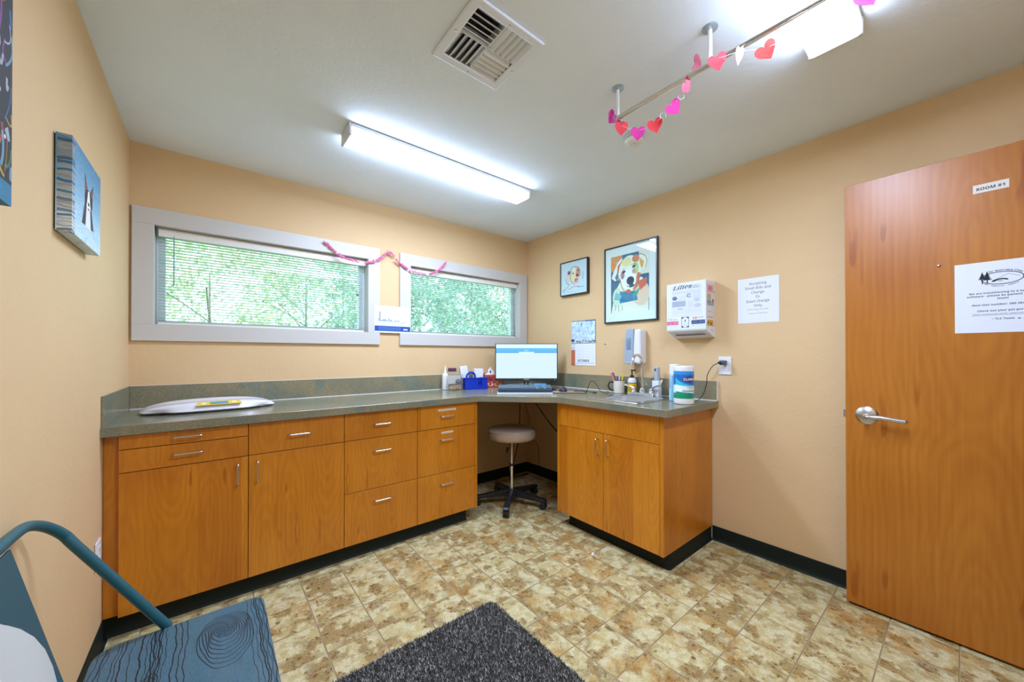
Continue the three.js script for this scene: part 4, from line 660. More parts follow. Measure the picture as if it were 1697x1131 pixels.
// ---------- dispensers and outlets on the right wall ----------
{
  const t = thing('towel_dispenser', 'white paper towel dispenser covered with posters and stickers', 'dispenser', [-0.001, 1.327, 1.733], RW);
  const BODY = M({ rgb: [0.80, 0.82, 0.84], roughness: 0.3 }), w = 0.13, d = 0.13;
  // side profile in (z out, y up), extruded across the width
  const prof = [[0, 0], [0, 0.366], [d - 0.006, 0.362], [d, 0.356], [d, 0.05], [d - 0.004, 0.043], [0.012, 0]];
  part(t, 'body', prism(prof, 2 * w - 0.004, 0.002).translate(0, 0, -w + 0.002).rotateY(-Math.PI / 2), BODY);
  const sl = part(t, 'slot', new RoundedBoxGeometry(0.2, 0.028, 0.003, 3, 0.0014), M({ rgb: [0.30, 0.32, 0.34], roughness: 0.6 })); sl.position.set(0, 0.0175, 0.066); sl.rotation.x = Math.PI / 2 + 0.35 - Math.PI / 2 + Math.PI / 2;
  const poster = canvasTex(660, 1000, (g, W_, h) => {
    g.fillStyle = '#e4e9f0'; g.fillRect(0, 0, W_, h); g.fillStyle = '#dde3ec'; g.fillRect(80, 20, 520, 700);
    g.save(); g.transform(1, -0.06, -0.12, 1, 0, 0); g.fillStyle = '#20252c'; g.font = 'italic bold 118px serif'; g.fillText('Lilies', 112, 128); g.restore();
    g.fillStyle = '#3d4a5a'; g.font = 'bold 30px sans-serif'; g.fillText('BEAUTIFUL,', 385, 82); g.fillText('BUT DEADLY', 385, 118); g.fillStyle = '#cfd7e2'; g.fillRect(560, 60, 30, 60);
    lines(g, 100, 158, 480, 4, 18, '#a8b0bc', 5); lines(g, 210, 262, 130, 6, 17, '#b5bcc8', 5); lines(g, 450, 232, 130, 7, 17, '#b0b8c6', 5);
    g.fillStyle = '#586b84'; g.beginPath(); g.arc(140, 305, 44, 0, 7); g.fill(); g.strokeStyle = '#5a6c84'; g.lineWidth = 14; g.beginPath(); g.arc(392, 272, 36, 0.6, 5.6); g.stroke(); g.fillStyle = '#5a6c84'; g.fillRect(372, 268, 44, 10); lines(g, 110, 292, 60, 2, 16, '#8fa0b8', 5);
    g.fillStyle = '#b3bfd0'; g.fillRect(92, 372, 240, 130); lines(g, 102, 390, 220, 6, 19, '#7e8ea6', 6); g.fillStyle = '#c2cad6'; g.beginPath(); g.ellipse(520, 380, 50, 44, 0, 0, 7); g.fill(); g.beginPath(); g.ellipse(530, 500, 60, 44, 0, 0, 7); g.fill(); lines(g, 370, 400, 90, 9, 17, '#b5bdc9', 5); g.fillStyle = '#8a93a0'; g.fillRect(190, 540, 90, 14); lines(g, 92, 580, 500, 3, 30, '#b8bfca', 4);
    g.fillStyle = '#6a7a8e'; g.font = '64px sans-serif'; g.fillText('10', 18, 800); g.fillStyle = '#5a6472'; g.font = 'bold 26px sans-serif'; g.fillText('& DOG', 100, 790);
    g.fillStyle = '#e0577f'; g.fillRect(0, 818, 204, 82); lines(g, 12, 832, 80, 4, 16, '#f0b8c8', 6); g.fillStyle = '#ea7f9c'; g.fillRect(108, 828, 86, 62); g.fillStyle = '#8a909a'; g.fillRect(8, 922, 10, 12); lines(g, 40, 922, 150, 2, 16, '#b9bfc8', 4);
    g.strokeStyle = '#1f4560'; g.lineWidth = 7; g.strokeRect(262, 738, 122, 226); g.fillStyle = '#1f4560'; for (const [x, y] of [[262, 738], [354, 738], [262, 934], [354, 934]]) g.fillRect(x, y, 30, 30); g.fillRect(314, 796, 16, 46); lines(g, 284, 866, 80, 4, 18, '#aab4c0', 4);
    g.fillStyle = '#c53a4e'; g.font = 'bold 76px sans-serif'; g.fillText('10', 440, 800); g.fillStyle = '#444c58'; g.font = 'bold 30px sans-serif'; g.fillText('& CAT', 540, 776); g.fillStyle = '#2a4270'; g.fillRect(430, 818, 222, 86); lines(g, 444, 832, 90, 4, 17, '#8fa2c4', 6); lines(g, 550, 832, 90, 4, 17, '#8fa2c4', 6); g.fillStyle = '#333'; g.fillRect(452, 926, 14, 14); lines(g, 490, 926, 140, 2, 16, '#b9bfc8', 4);
  });
  part(t, 'poster', card(2 * w - 0.006, 0.30, 0.0006).translate(0, 0.204, d + 0.0026), M({ map: poster, roughness: 0.4 }));
  const side = canvasTex(256, 760, (g, W_, h) => {
    g.fillStyle = '#e2dcd8'; g.fillRect(0, 0, W_, h); g.fillStyle = '#e3a4a4'; g.fillRect(16, 46, 190, 130); g.fillStyle = '#d2546a'; g.fillRect(70, 76, 34, 60); g.fillRect(120, 70, 26, 66);
    g.fillStyle = '#d8cf92'; g.fillRect(10, 196, 130, 130); lines(g, 22, 210, 100, 6, 18, '#5f6270', 8); g.fillStyle = '#7f8790'; g.fillRect(10, 320, 140, 34); g.fillStyle = '#44484f'; g.fillRect(178, 280, 40, 70); g.fillStyle = '#9ebccb'; g.fillRect(6, 352, 220, 52); lines(g, 20, 360, 180, 2, 22, '#6d8a9c', 10);
    lines(g, 20, 500, 120, 1, 20, '#9a8f8c', 8); g.fillStyle = '#c46f6a'; g.fillRect(20, 592, 190, 12); g.fillStyle = '#d99a2e'; g.fillRect(16, 650, 190, 100); g.fillStyle = '#4a3520'; g.fillRect(30, 680, 40, 30); g.fillRect(120, 690, 30, 40); });
  const ps = part(t, 'side_stickers', card(d - 0.012, 0.285, 0.0006), M({ map: side, roughness: 0.4 })); ps.rotation.y = Math.PI / 2; ps.position.set(w + 0.0006, 0.208, d / 2);
  for (const [y, z] of [[0.29, 0.012], [0.045, 0.05], [0.085, 0.06]]) part(t, 'rivet', new THREE.SphereGeometry(0.0035, 8, 6).translate(w + 0.0005, y, z), BLACK);
}
{
  const t = thing('soap_dispenser', 'white and grey wall soap dispenser above the faucet', 'dispenser', [-0.001, 1.14, 1.308], RW);
  const SW = M({ rgb: [0.80, 0.80, 0.81], roughness: 0.3 }), SG = M({ rgb: [0.36, 0.43, 0.50], roughness: 0.3 });
  part(t, 'body', new RoundedBoxGeometry(0.132, 0.262, 0.088, 5, 0.016).translate(0, 0.131, 0.0445), SW);
  const fp = prism([[-0.052, 0.006], [-0.055, 0.07], [-0.050, 0.16], [-0.040, 0.258], [-0.01, 0.266], [0.02, 0.262], [0.014, 0.16], [0.012, 0.09], [0.018, 0.03], [0.022, 0.012], [-0.01, 0.002]], 0.012, 0.004);
  part(t, 'front_cover', fp.translate(-0.008, 0, 0.084), SG);
  part(t, 'sight_window', new RoundedBoxGeometry(0.038, 0.088, 0.004, 3, 0.0018).translate(-0.026, 0.155, 0.1008), M({ rgb: [0.16, 0.24, 0.36], roughness: 0.08, clearcoat: 1 }));
  part(t, 'push_lip', box(-0.055, 0.03, 0.0, 0.016, 0.06, 0.108, 0.006), SG);
}
function outlet(label, pos, turn) {
  const t = thing('wall_outlet', label, 'outlet', pos, turn, 'wall outlets'); const P = M({ rgb: [0.82, 0.83, 0.84], roughness: 0.35 });
  part(t, 'cover_plate', new RoundedBoxGeometry(0.077, 0.115, 0.006, 3, 0.0025).translate(0, 0, 0.003), P);
  for (const s of [-1, 1]) { const r = part(t, 'receptacle', new RoundedBoxGeometry(0.034, 0.029, 0.004, 3, 0.0018).translate(0, s * 0.02, 0.006), P); part(r, 'slot', merge([box(-0.0075, -0.0055, s * 0.02 - 0.001, s * 0.02 + 0.007, 0.0078, 0.0083, 0), box(0.0055, 0.0075, s * 0.02 - 0.001, s * 0.02 + 0.006, 0.0078, 0.0083, 0), box(-0.002, 0.002, s * 0.02 - 0.009, s * 0.02 - 0.005, 0.0078, 0.0083, 0)]), BLACK); }
  part(t, 'screw', new THREE.SphereGeometry(0.0025, 8, 6).scale(1, 1, 0.5).translate(0, 0, 0.0062), NICKEL);
}
outlet('white wall outlet with a black plug beside the counter end', [-0.0008, 1.1405, 1.9235], RW);
outlet('white wall outlet low on the left wall behind the teal chair', [-W + 0.0008, 0.408, 0.703], Math.PI / 2);
{
  const t = thing('power_cord', 'black charger plug and cord running down behind the wipes canister', 'cord', [-0.009, 1.1605, 1.9235]);
  part(t, 'plug', new RoundedBoxGeometry(0.05, 0.03, 0.034, 3, 0.007).translate(-0.0255, 0, 0), M({ rgb: [0.10, 0.105, 0.11], roughness: 0.45 }));
  part(t, 'connector', new RoundedBoxGeometry(0.024, 0.013, 0.016, 3, 0.004).translate(-0.062, -0.001, -0.006), BLACK);
  part(t, 'cable', tube([[-0.072, -0.003, -0.008], [-0.10, -0.02, -0.03], [-0.118, -0.075, -0.055], [-0.125, -0.14, -0.06], [-0.135, -0.2, -0.075], [-0.155, -0.240, -0.1], [-0.17, -0.2465, -0.13]], 0.0024, 60, 8), BLACK);
}
part(scene, 'wall_nail', new THREE.SphereGeometry(0.005, 10, 8).scale(0.5, 1, 1).translate(-0.0018, 1.298, 0.992), BLACK).userData = { label: 'small dark nail in the wall between calendar and soap dispenser', category: 'nail' };
// ---------- on the counter ----------
const Y = CT + 0.0004;
{
  const t = thing('pet_scale', 'white low digital pet scale with a yellow display panel on the counter', 'scale', [-2.555, Y, 0.262], 0.09);
  const SW = M({ rgb: [0.74, 0.72, 0.76], roughness: 0.25, clearcoat: 0.3 });
  // curved tray: lofted cross section
  const hl = 0.285, hw = 0.155, nx = 40, nz = 24, pos = [], idx = [];
  const top = (u, v) => { const e = Math.pow(Math.max(0, 1 - Math.abs(u) ** 4), 0.5), f = Math.pow(Math.max(0, 1 - Math.abs(v) ** 6), 0.5); return 0.012 + (0.034 + 0.012 * Math.cos(u * 1.4)) * Math.min(e, 1) * f - 0.016 * Math.exp(-((v / 0.55) ** 4)) * (1 - Math.abs(u) ** 3) * f; };
  for (let i = 0; i <= nx; i++) for (let j = 0; j <= nz; j++) { const u = 2 * i / nx - 1, v = 2 * j / nz - 1, cr = Math.pow(1 - 0.30 * Math.abs(v) ** 5, 1), cz = 1 - 0.25 * Math.abs(u) ** 5; pos.push(u * hl * cr, top(u, v), v * hw * cz); }
  for (let i = 0; i < nx; i++) for (let j = 0; j < nz; j++) { const a = i * (nz + 1) + j, b = a + nz + 1; idx.push(a, a + 1, b, b, a + 1, b + 1); }
  const ring = []; for (let i = 0; i <= nx; i++) ring.push(i * (nz + 1)); for (let j = 1; j <= nz; j++) ring.push(nx * (nz + 1) + j); for (let i = nx - 1; i >= 0; i--) ring.push(i * (nz + 1) + nz); for (let j = nz - 1; j >= 1; j--) ring.push(j);
  const base = pos.length / 3; ring.forEach((k) => pos.push(pos[k * 3] * 0.985, 0.006, pos[k * 3 + 2] * 0.985)); const c = pos.length / 3; pos.push(0, 0.006, 0);
  ring.forEach((k, i) => { const n = (i + 1) % ring.length; idx.push(k, base + i, ring[n], ring[n], base + i, base + n, base + i, c, base + n); });
  const g = new THREE.BufferGeometry(); g.setAttribute('position', new THREE.Float32BufferAttribute(pos, 3)); g.setIndex(idx); g.computeVertexNormals();
  part(t, 'tray', g, M({ rgb: [0.74, 0.72, 0.76], roughness: 0.25, clearcoat: 0.3, side: THREE.DoubleSide }));
  const pn = part(t, 'display_panel', prism([[-0.095, -0.012], [-0.085, 0.010], [-0.075, 0.013], [0.075, 0.013], [0.088, 0.008], [0.095, -0.012]], 0.002, 0.0008), M({ rgb: [0.75, 0.55, 0.06], roughness: 0.35 }));
  pn.position.set(0.015, 0.0445, 0.1448); pn.rotation.x = -0.85;
  part(pn, 'screen', card(0.075, 0.017, 0.001).translate(0, 0.001, 0.0032), M({ rgb: [0.14, 0.33, 0.34], roughness: 0.15 }));
  for (const s of [-1, 1]) part(pn, 'button', new THREE.CylinderGeometry(1, 1, 0.0015, 20).scale(0.013, 1, 0.007).rotateX(Math.PI / 2).translate(s * 0.063, 0, 0.0032), M({ rgb: [0.8, 0.76, 0.55], roughness: 0.4 }));
  for (const [x, z] of [[-0.2, -0.1], [0.2, -0.1], [-0.2, 0.1], [0.2, 0.1]]) part(t, 'foot', cyl(0.012, 0.012, 0.007, 14, x, 0, z), BLACK);
}
{
  const t = thing('squeeze_bottle', 'white squeeze bottle with a pointed tip, leftmost of the clutter by the backsplash', 'bottle', [-1.003, Y, 0.075]);
  const PW = M({ rgb: [0.80, 0.80, 0.76], roughness: 0.35 });
  part(t, 'body', lathe([[0, 0], [0.026, 0], [0.0275, 0.006], [0.0275, 0.115], [0.025, 0.13], [0.014, 0.142], [0, 0.142]], 28), PW);
  part(t, 'nozzle', lathe([[0.014, 0.142], [0.014, 0.155], [0.009, 0.158], [0.003, 0.205], [0.0015, 0.207], [0, 0.207]], 20), PW);
  part(t, 'print', new THREE.CylinderGeometry(0.0278, 0.0278, 0.03, 24, 1, true, -0.5, 1.8).translate(0, 0.03, 0), M({ roughness: 0.5, map: canvasTex(128, 64, (g, w, h) => { g.fillStyle = '#dcdcd6'; g.fillRect(0, 0, w, h); g.fillStyle = '#4a4e55'; g.fillRect(10, 46, 50, 8); g.font = 'italic 34px serif'; g.fillText('ce', 66, 34); }) }));
}
{
  const t = thing('treat_jar', 'clear jar with a purple lid standing behind the treat box', 'jar', [-0.934, Y, 0.075]);
  part(t, 'jar_body', lathe([[0, 0.001], [0.034, 0.001], [0.036, 0.006], [0.036, 0.145], [0.032, 0.152], [0.032, 0.158]], 28), M({ rgb: [0.93, 0.93, 0.92], roughness: 0.05, transmission: 0.95, thickness: 0 }));
  part(t, 'contents', lathe([[0, 0.002], [0.0335, 0.002], [0.0335, 0.09], [0.02, 0.096], [0, 0.094]], 20), M({ rgb: [0.45, 0.33, 0.20], roughness: 0.8 }));
  part(t, 'lid', lathe([[0, 0.155], [0.036, 0.155], [0.0365, 0.158], [0.0365, 0.181], [0.034, 0.184], [0, 0.184]], 28), M({ rgb: [0.10, 0.025, 0.075], roughness: 0.4 }));
}
{
  const t = thing('treat_box', 'clear plastic box of tan treats beside the blue caddy', 'container', [-0.962, Y, 0.17], -0.3);
  part(t, 'box_shell', box(-0.062, 0.062, 0, 0.135, -0.035, 0.035, 0.008), M({ rgb: [0.90, 0.90, 0.88], roughness: 0.08, transmission: 0.92, thickness: 0 }));
  const TR = M({ rgb: [0.46, 0.29, 0.13], roughness: 0.8 }), gs = []; for (let k = 0; k < 46; k++) gs.push(new RoundedBoxGeometry(0.03, 0.011, 0.016, 2, 0.005).rotateZ(rr(-1, 1)).rotateY(rnd() * 6).translate(rr(-0.042, 0.042), 0.012 + 0.034 * rnd() * rnd(), rr(-0.018, 0.018)));
  const tr = part(t, 'treats', merge(gs), TR); tr.userData.kind = 'stuff';
  part(t, 'paper_liner', box(-0.056, 0.056, 0.052, 0.125, -0.03, -0.027, 0), M({ rgb: [0.62, 0.60, 0.56], roughness: 0.8 }));
  part(t, 'toy', new THREE.IcosahedronGeometry(0.026, 2).scale(1, 0.9, 0.8).translate(0.03, 0.072, 0.0), M({ rgb: [0.07, 0.09, 0.15], roughness: 0.7 }));
}
{
  const t = thing('utility_caddy', 'bright blue plastic caddy with a carry handle on the counter', 'caddy', [-0.769, Y, 0.160], -0.22);
  const B = M({ rgb: [0.005, 0.035, 0.42], roughness: 0.3 });
  const bx = (x0, x1, y0, y1, z0, z1) => box(x0, x1, y0, y1, z0, z1, 0.003);
  part(t, 'tray', merge([bx(-0.105, 0.105, 0, 0.006, -0.068, 0.068), bx(-0.105, 0.015, 0, 0.098, 0.062, 0.068), bx(0.055, 0.105, 0, 0.098, 0.062, 0.068), bx(0.012, 0.058, 0, 0.04, 0.05, 0.056), bx(0.012, 0.058, 0.04, 0.098, 0.036, 0.042), bx(-0.105, 0.105, 0, 0.098, -0.068, -0.062), bx(-0.105, -0.099, 0, 0.098, -0.068, 0.068), bx(0.099, 0.105, 0, 0.098, -0.068, 0.068), bx(0.012, 0.018, 0, 0.098, 0.036, 0.068), bx(0.052, 0.058, 0, 0.098, 0.036, 0.068), bx(-0.105, 0.105, 0.05, 0.096, -0.003, 0.003)]), B);
  part(t, 'rim', tube([[-0.105, 0.098, 0.068], [0.105, 0.098, 0.068], [0.105, 0.098, -0.068], [-0.105, 0.098, -0.068]], 0.0045, 80, 6, true, 0.02), B);
  part(t, 'carry_handle', tube([[-0.068, 0.092, 0.012], [-0.066, 0.12, 0.012], [-0.048, 0.141, 0.012], [-0.028, 0.146, 0.012], [-0.008, 0.141, 0.012], [0.008, 0.12, 0.012], [0.010, 0.092, 0.012]], 0.0085, 40, 10), B);
}
function packet(name, label, cat, pos, turn, w, h, d, tiltx, tiltz, draw) {
  const t = thing(name, label, cat, pos, turn); const g = new RoundedBoxGeometry(w, h, d, 3, Math.min(0.006, d / 3)).translate(0, h / 2, 0); g.rotateX(tiltx).rotateZ(tiltz);
  part(t, 'pack', g, M({ rgb: [0.80, 0.80, 0.80], roughness: 0.4 }));
  const l = card(w * 0.86, h * 0.6, 0.0006).translate(0, h * 0.42, d / 2 + 0.0004).rotateX(tiltx).rotateZ(tiltz); part(t, 'label_print', l, M({ map: canvasTex(160, 120, draw), roughness: 0.5 })); return t;
}
packet('wipes_packet', 'white soft wipes packet leaning in the left of the blue caddy', 'packet', [-0.818, Y + 0.012, 0.115], -0.22, 0.07, 0.19, 0.035, -0.05, 0.14, (g, w, h) => { g.fillStyle = '#dfe3e6'; g.fillRect(0, 0, w, h); g.strokeStyle = '#3f5568'; g.lineWidth = 8; g.beginPath(); g.arc(60, 80, 26, 2.2, 5.6); g.stroke(); g.fillStyle = '#50657a'; g.fillRect(80, 60, 40, 10); });
packet('tissue_pack', 'white carton standing in the right of the blue caddy', 'carton', [-0.708, Y + 0.010, 0.140], -0.22, 0.085, 0.165, 0.04, -0.04, -0.02, (g, w, h) => { g.fillStyle = '#e6e6e8'; g.fillRect(0, 0, w, h); g.fillStyle = '#4b5260'; for (const [x, y] of [[96, 34], [120, 34], [96, 70], [120, 70]]) g.fillRect(x, y, 16, 22); g.fillStyle = '#8a6a9a'; g.fillRect(112, 50, 10, 20); });
{
  const t = thing('tissue_box', 'red and orange patterned tissue box beside the monitor', 'tissue box', [-0.52, Y, 0.122], -0.51);
  const tx = canvasTex(320, 200, (g, w, h) => { g.fillStyle = '#b8412f'; g.fillRect(0, 0, w, h); g.fillStyle = '#cf6a2c'; g.beginPath(); g.ellipse(230, 130, 80, 60, 0, 0, 7); g.fill(); g.fillStyle = '#7a2440'; g.beginPath(); g.ellipse(90, 70, 50, 34, 0.4, 0, 7); g.fill(); g.strokeStyle = '#e7d3b5'; g.lineWidth = 8; for (let k = 0; k < 6; k++) { g.beginPath(); g.arc(40 + 50 * k, 120 + 30 * (k % 2), 26, 0.5, 4); g.stroke(); } g.fillStyle = '#2a2030'; g.fillRect(150, 110, 20, 26); g.fillStyle = '#e9e4f0'; g.beginPath(); g.arc(120, 160, 12, 0, 7); g.fill(); });
  part(t, 'carton', new RoundedBoxGeometry(0.18, 0.115, 0.115, 2, 0.002).translate(0, 0.0575, 0), M({ map: tx, roughness: 0.45 }));
  const g = new THREE.ConeGeometry(0.05, 0.075, 9, 3, true).translate(-0.03, 0.15, 0); { const p = g.attributes.position; for (let i = 0; i < p.count; i++) p.setXYZ(i, p.getX(i) * (0.8 + 0.4 * vn(i * 1.7, 3, 64, 64, 2)) + 0.012 * Math.sin(i), p.getY(i), p.getZ(i) * 0.45 + 0.006 * Math.cos(i * 2.1)); g.computeVertexNormals(); }
  part(t, 'tissue', g, M({ rgb: [0.80, 0.78, 0.80], roughness: 0.9, side: THREE.DoubleSide }));
}
// monitor faces the viewer across the corner
const MA = -0.676; // turn about y so that local +z points to the middle of the room
{
  const t = thing('computer_monitor', 'black flat monitor showing a pale blue screen in the counter corner', 'monitor', [-0.36, Y, 0.40], MA);
  const scr = canvasTex(1120, 640, (g, w, h) => {
    g.fillStyle = '#cfe7f7'; g.fillRect(0, 0, w, h); g.fillStyle = '#d4f0fb'; g.fillRect(0, 0, w, 74); g.fillStyle = '#58b6ee'; g.fillRect(0, 74, w, 88); g.fillStyle = '#3fa2e2'; g.fillRect(0, 146, w, 18);
    g.fillStyle = '#d8f2fb'; g.fillRect(w * 0.375, 146, w * 0.25, 30); g.fillStyle = '#c8ecfb'; g.font = 'bold 30px sans-serif'; g.textAlign = 'center'; for (let k = 0; k < 8; k++) g.fillRect(w * 0.46 + k * 11, 108 + (k % 3) * 3, 8, 18 - (k % 2) * 5); g.fillStyle = '#8fc0e0'; g.fillRect(w * 0.345, h - 26, 12, 16); g.fillRect(w * 0.57, h - 22, 12, 12); for (let k = 0; k < 5; k++) g.fillRect(w * (0.6 + 0.016 * k), h - 22, 10, 12); });
  const SCR = M({ rgb: [0.02, 0.02, 0.02], roughness: 0.35, emissive: new THREE.Color(1, 1, 1), emissiveMap: scr, emissiveIntensity: 0.5 });
  const MB = M({ rgb: [0.018, 0.024, 0.03], roughness: 0.35 });
  part(t, 'casing', new RoundedBoxGeometry(0.562, 0.333, 0.03, 3, 0.004).translate(0, 0.234, 0), MB);
  part(t, 'screen', card(0.546, 0.306, 0.001).translate(0, 0.2415, 0.0153), SCR);
  part(t, 'badge', card(0.05, 0.008, 0.0006).translate(0, 0.078, 0.0153), M({ rgb: [0.5, 0.52, 0.54], roughness: 0.3, metalness: 0.6 }));
  part(t, 'power_led', new THREE.SphereGeometry(0.003, 8, 6).translate(0.255, 0.074, 0.015), M({ rgb: [0.8, 0.85, 0.9], roughness: 0.3 }));
  part(t, 'neck', merge([box(-0.022, -0.010, 0.008, 0.16, -0.045, -0.028, 0.002), box(0.010, 0.022, 0.008, 0.16, -0.045, -0.028, 0.002), box(-0.03, 0.03, 0.1, 0.18, -0.03, -0.014, 0.002)]), MB);
  part(t, 'foot', new RoundedBoxGeometry(0.24, 0.01, 0.18, 3, 0.004).translate(0, 0.005, -0.03), MB);
  const rl = new THREE.RectAreaLight(new THREE.Color().setRGB(0.72, 0.88, 1), 0.3, 0.54, 0.3); rl.name = 'screen_light'; rl.position.set(0, 0.2415, 0.018); rl.rotation.y = Math.PI; t.add(rl);
}
{
  const t = thing('keyboard_tray', 'thin white tray under the keyboard', 'tray', [-0.655, Y, 0.715], MA); part(t, 'board', box(-0.212, 0.212, 0, 0.010, -0.09, 0.082, 0.002), WHITE);
  const k = thing('keyboard', 'dark slate computer keyboard in front of the monitor', 'keyboard', [-0.652, Y + 0.0125, 0.712], MA);
  const KB = M({ rgb: [0.03, 0.06, 0.085], roughness: 0.4 }), KC = M({ rgb: [0.05, 0.11, 0.16], roughness: 0.45 });
  part(k, 'case', prism([[0.078, 0], [0.078, 0.02], [0.065, 0.026], [-0.07, 0.042], [-0.078, 0.038], [-0.078, 0]], 0.41, 0.002).rotateY(-Math.PI / 2).translate(0.205, 0, 0), KB);
  const kg = new RoundedBoxGeometry(0.0155, 0.006, 0.0155, 1, 0.002);
  for (let r = 0; r < 6; r++) for (let c = 0; c < 21; c++) { if (r === 0 && c > 4 && c < 10) { if (c === 5) { const m = part(k, 'space_key', new RoundedBoxGeometry(0.09, 0.006, 0.0155, 1, 0.002), KC); m.position.set(-0.193 + 7 * 0.0193, 0.0315, 0.055); m.rotation.x = 0.118; } continue; } if (c === 15 || c === 18) continue; const m = part(k, 'key', kg, KC); m.position.set(-0.193 + c * 0.0193, 0.0315 + r * 0.0026, 0.055 - r * 0.0215); m.rotation.x = 0.118; }
  const b = thing('sticky_pad', 'bright blue card pad propped behind the keyboard', 'card', [-0.438, Y, 0.665], MA); const bm = part(b, 'pad', new RoundedBoxGeometry(0.1, 0.058, 0.012, 2, 0.002).translate(0, 0.032, 0), M({ rgb: [0.03, 0.28, 0.62], roughness: 0.5 })); bm.rotation.x = -0.25; part(b, 'white_slip', card(0.06, 0.014, 0.001).translate(-0.012, 0.0185, 0.008), WHITE);
  const s = thing('card_reader', 'small black desktop reader beside the blue card pad', 'gadget', [-0.36, Y, 0.73], MA); part(s, 'body', new RoundedBoxGeometry(0.055, 0.03, 0.05, 3, 0.006).translate(0, 0.015, 0), BLACK); part(s, 'indicator', new THREE.SphereGeometry(0.0025, 8, 6).translate(0.018, 0.018, 0.0252), WHITE);
}
{
  const p = thing('mouse_pad', 'reddish brown wooden mouse board beside the keyboard', 'mouse pad', [-0.36, Y, 0.905], MA); part(p, 'board', box(-0.125, 0.125, 0, 0.006, -0.075, 0.075, 0.002, 0.1, 0.1), M({ rgb: [0.17, 0.085, 0.055], roughness: 0.4 })); part(p, 'surface', box(-0.12, 0.12, 0.006, 0.0068, -0.07, 0.07, 0), M({ rgb: [0.36, 0.25, 0.19], roughness: 0.5 }));
  const m = thing('computer_mouse', 'black computer mouse on the wooden mouse board', 'mouse', [-0.375, Y + 0.0072, 0.862], MA);
  const g = new THREE.SphereGeometry(1, 32, 20); { const q = g.attributes.position; for (let i = 0; i < q.count; i++) q.setXYZ(i, q.getX(i) * 0.033, Math.max(-0.02, q.getY(i)) * 0.037 + 0.0008, q.getZ(i) * 0.052); g.computeVertexNormals(); } part(m, 'shell', g, M({ rgb: [0.02, 0.022, 0.025], roughness: 0.4 })); part(m, 'scroll_wheel', new THREE.TorusGeometry(0.006, 0.0035, 8, 16).rotateY(Math.PI / 2).translate(0, 0.031, -0.025), BLACK);
  const c = thing('usb_cable', 'black usb cable looped on the counter beside the mouse board', 'cable');
  part(c, 'wire', tube([[-0.14, 0.925, 1.115], [-0.16, 0.9135, 1.14], [-0.195, 0.9135, 1.135], [-0.22, 0.93, 1.108], [-0.237, 0.975, 1.088], [-0.252, 1.005, 1.067], [-0.266, 1.0, 1.05], [-0.276, 0.96, 1.036], [-0.279, 0.925, 1.025], [-0.27, 0.9135, 1.01], [-0.255, 0.9215, 0.97], [-0.29, 0.9215, 0.915], [-0.33, 0.9215, 0.95], [-0.29, 0.9215, 0.99], [-0.25, 0.9205, 1.0], [-0.24, 0.915, 1.05]].map(([a, b, d]) => [a, b, d]), 0.0022, 120, 8), BLACK);
  part(c, 'plug_end', new RoundedBoxGeometry(0.012, 0.008, 0.034, 2, 0.002).rotateY(0.5).translate(-0.235, 0.9155, 1.066), BLACK);
}
{
  const t = thing('mug', 'cream mug with a dark handle and dark rim holding pens', 'mug', [-0.085, Y, 1.185]);
  const CR = M({ rgb: [0.78, 0.73, 0.64], roughness: 0.25 }), DK = M({ rgb: [0.012, 0.014, 0.016], roughness: 0.35 });
  part(t, 'body', lathe([[0, 0.0], [0.038, 0], [0.042, 0.004], [0.0435, 0.098]], 36), CR);
  part(t, 'liner', lathe([[0.0435, 0.098], [0.0425, 0.1005], [0.040, 0.099], [0.038, 0.012], [0, 0.01]], 36), M({ rgb: [0.012, 0.014, 0.016], roughness: 0.35, side: THREE.DoubleSide }));
  part(t, 'handle', tube([[-0.03, 0.083, -0.03], [-0.05, 0.088, -0.045], [-0.062, 0.06, -0.055], [-0.052, 0.03, -0.047], [-0.03, 0.02, -0.03]], 0.006, 30, 10), DK);
  const pens = [['scissors', 'pink handled tool in the mug, leftmost of the pens', [0.70, 0.24, 0.25], -0.028, -0.018, 0.42, -0.25, 0.145], ['pen', 'dark green pen leaning left in the mug', [0.02, 0.07, 0.05], -0.012, -0.022, 0.3, -0.22, 0.145], ['pen', 'blue pen upright in the mug', [0.03, 0.08, 0.35], 0.004, 0.0, 0.05, -0.1, 0.115], ['pen', 'white pen in the middle of the mug', [0.75, 0.76, 0.78], -0.006, 0.012, 0.1, 0.05, 0.118], ['highlighter', 'yellow highlighter leaning right in the mug', [0.72, 0.62, 0.05], 0.0, 0.022, -0.15, 0.22, 0.140], ['pen', 'black pen at the back of the mug', [0.015, 0.015, 0.02], 0.02, -0.008, -0.1, -0.1, 0.12]];
  pens.forEach(([n, label, rgb, dx, dz, lx, lz, len]) => { // stands on the mug floor, leans by (lx, lz)
    const q = thing(n, label, n === 'scissors' ? 'tool' : n, [-0.085 + dx * 0.4, Y + 0.0115, 1.185 + dz * 0.4], 0, 'pens in the mug');
    const tip = V(-Math.tan(lx) * 0.085, len, Math.tan(lz) * 0.1), A = V(0, 0, 0), B = tip, mid = A.clone().lerp(B, 0.6), mat = M({ rgb, roughness: 0.35 });
    part(q, 'barrel', new THREE.TubeGeometry(new THREE.LineCurve3(A, mid), 4, 0.0042, 10), mat);
    part(q, n === 'scissors' ? 'grip' : 'cap', new THREE.TubeGeometry(new THREE.CatmullRomCurve3([mid, mid.clone().lerp(B, 0.5), B]), 8, n === 'scissors' ? 0.009 : n === 'highlighter' ? 0.0068 : 0.0052, 10), mat); part(q, 'end_knob', new THREE.SphereGeometry(n === 'scissors' ? 0.009 : 0.0052, 10, 8).translate(B.x, B.y, B.z), mat);
  });
}
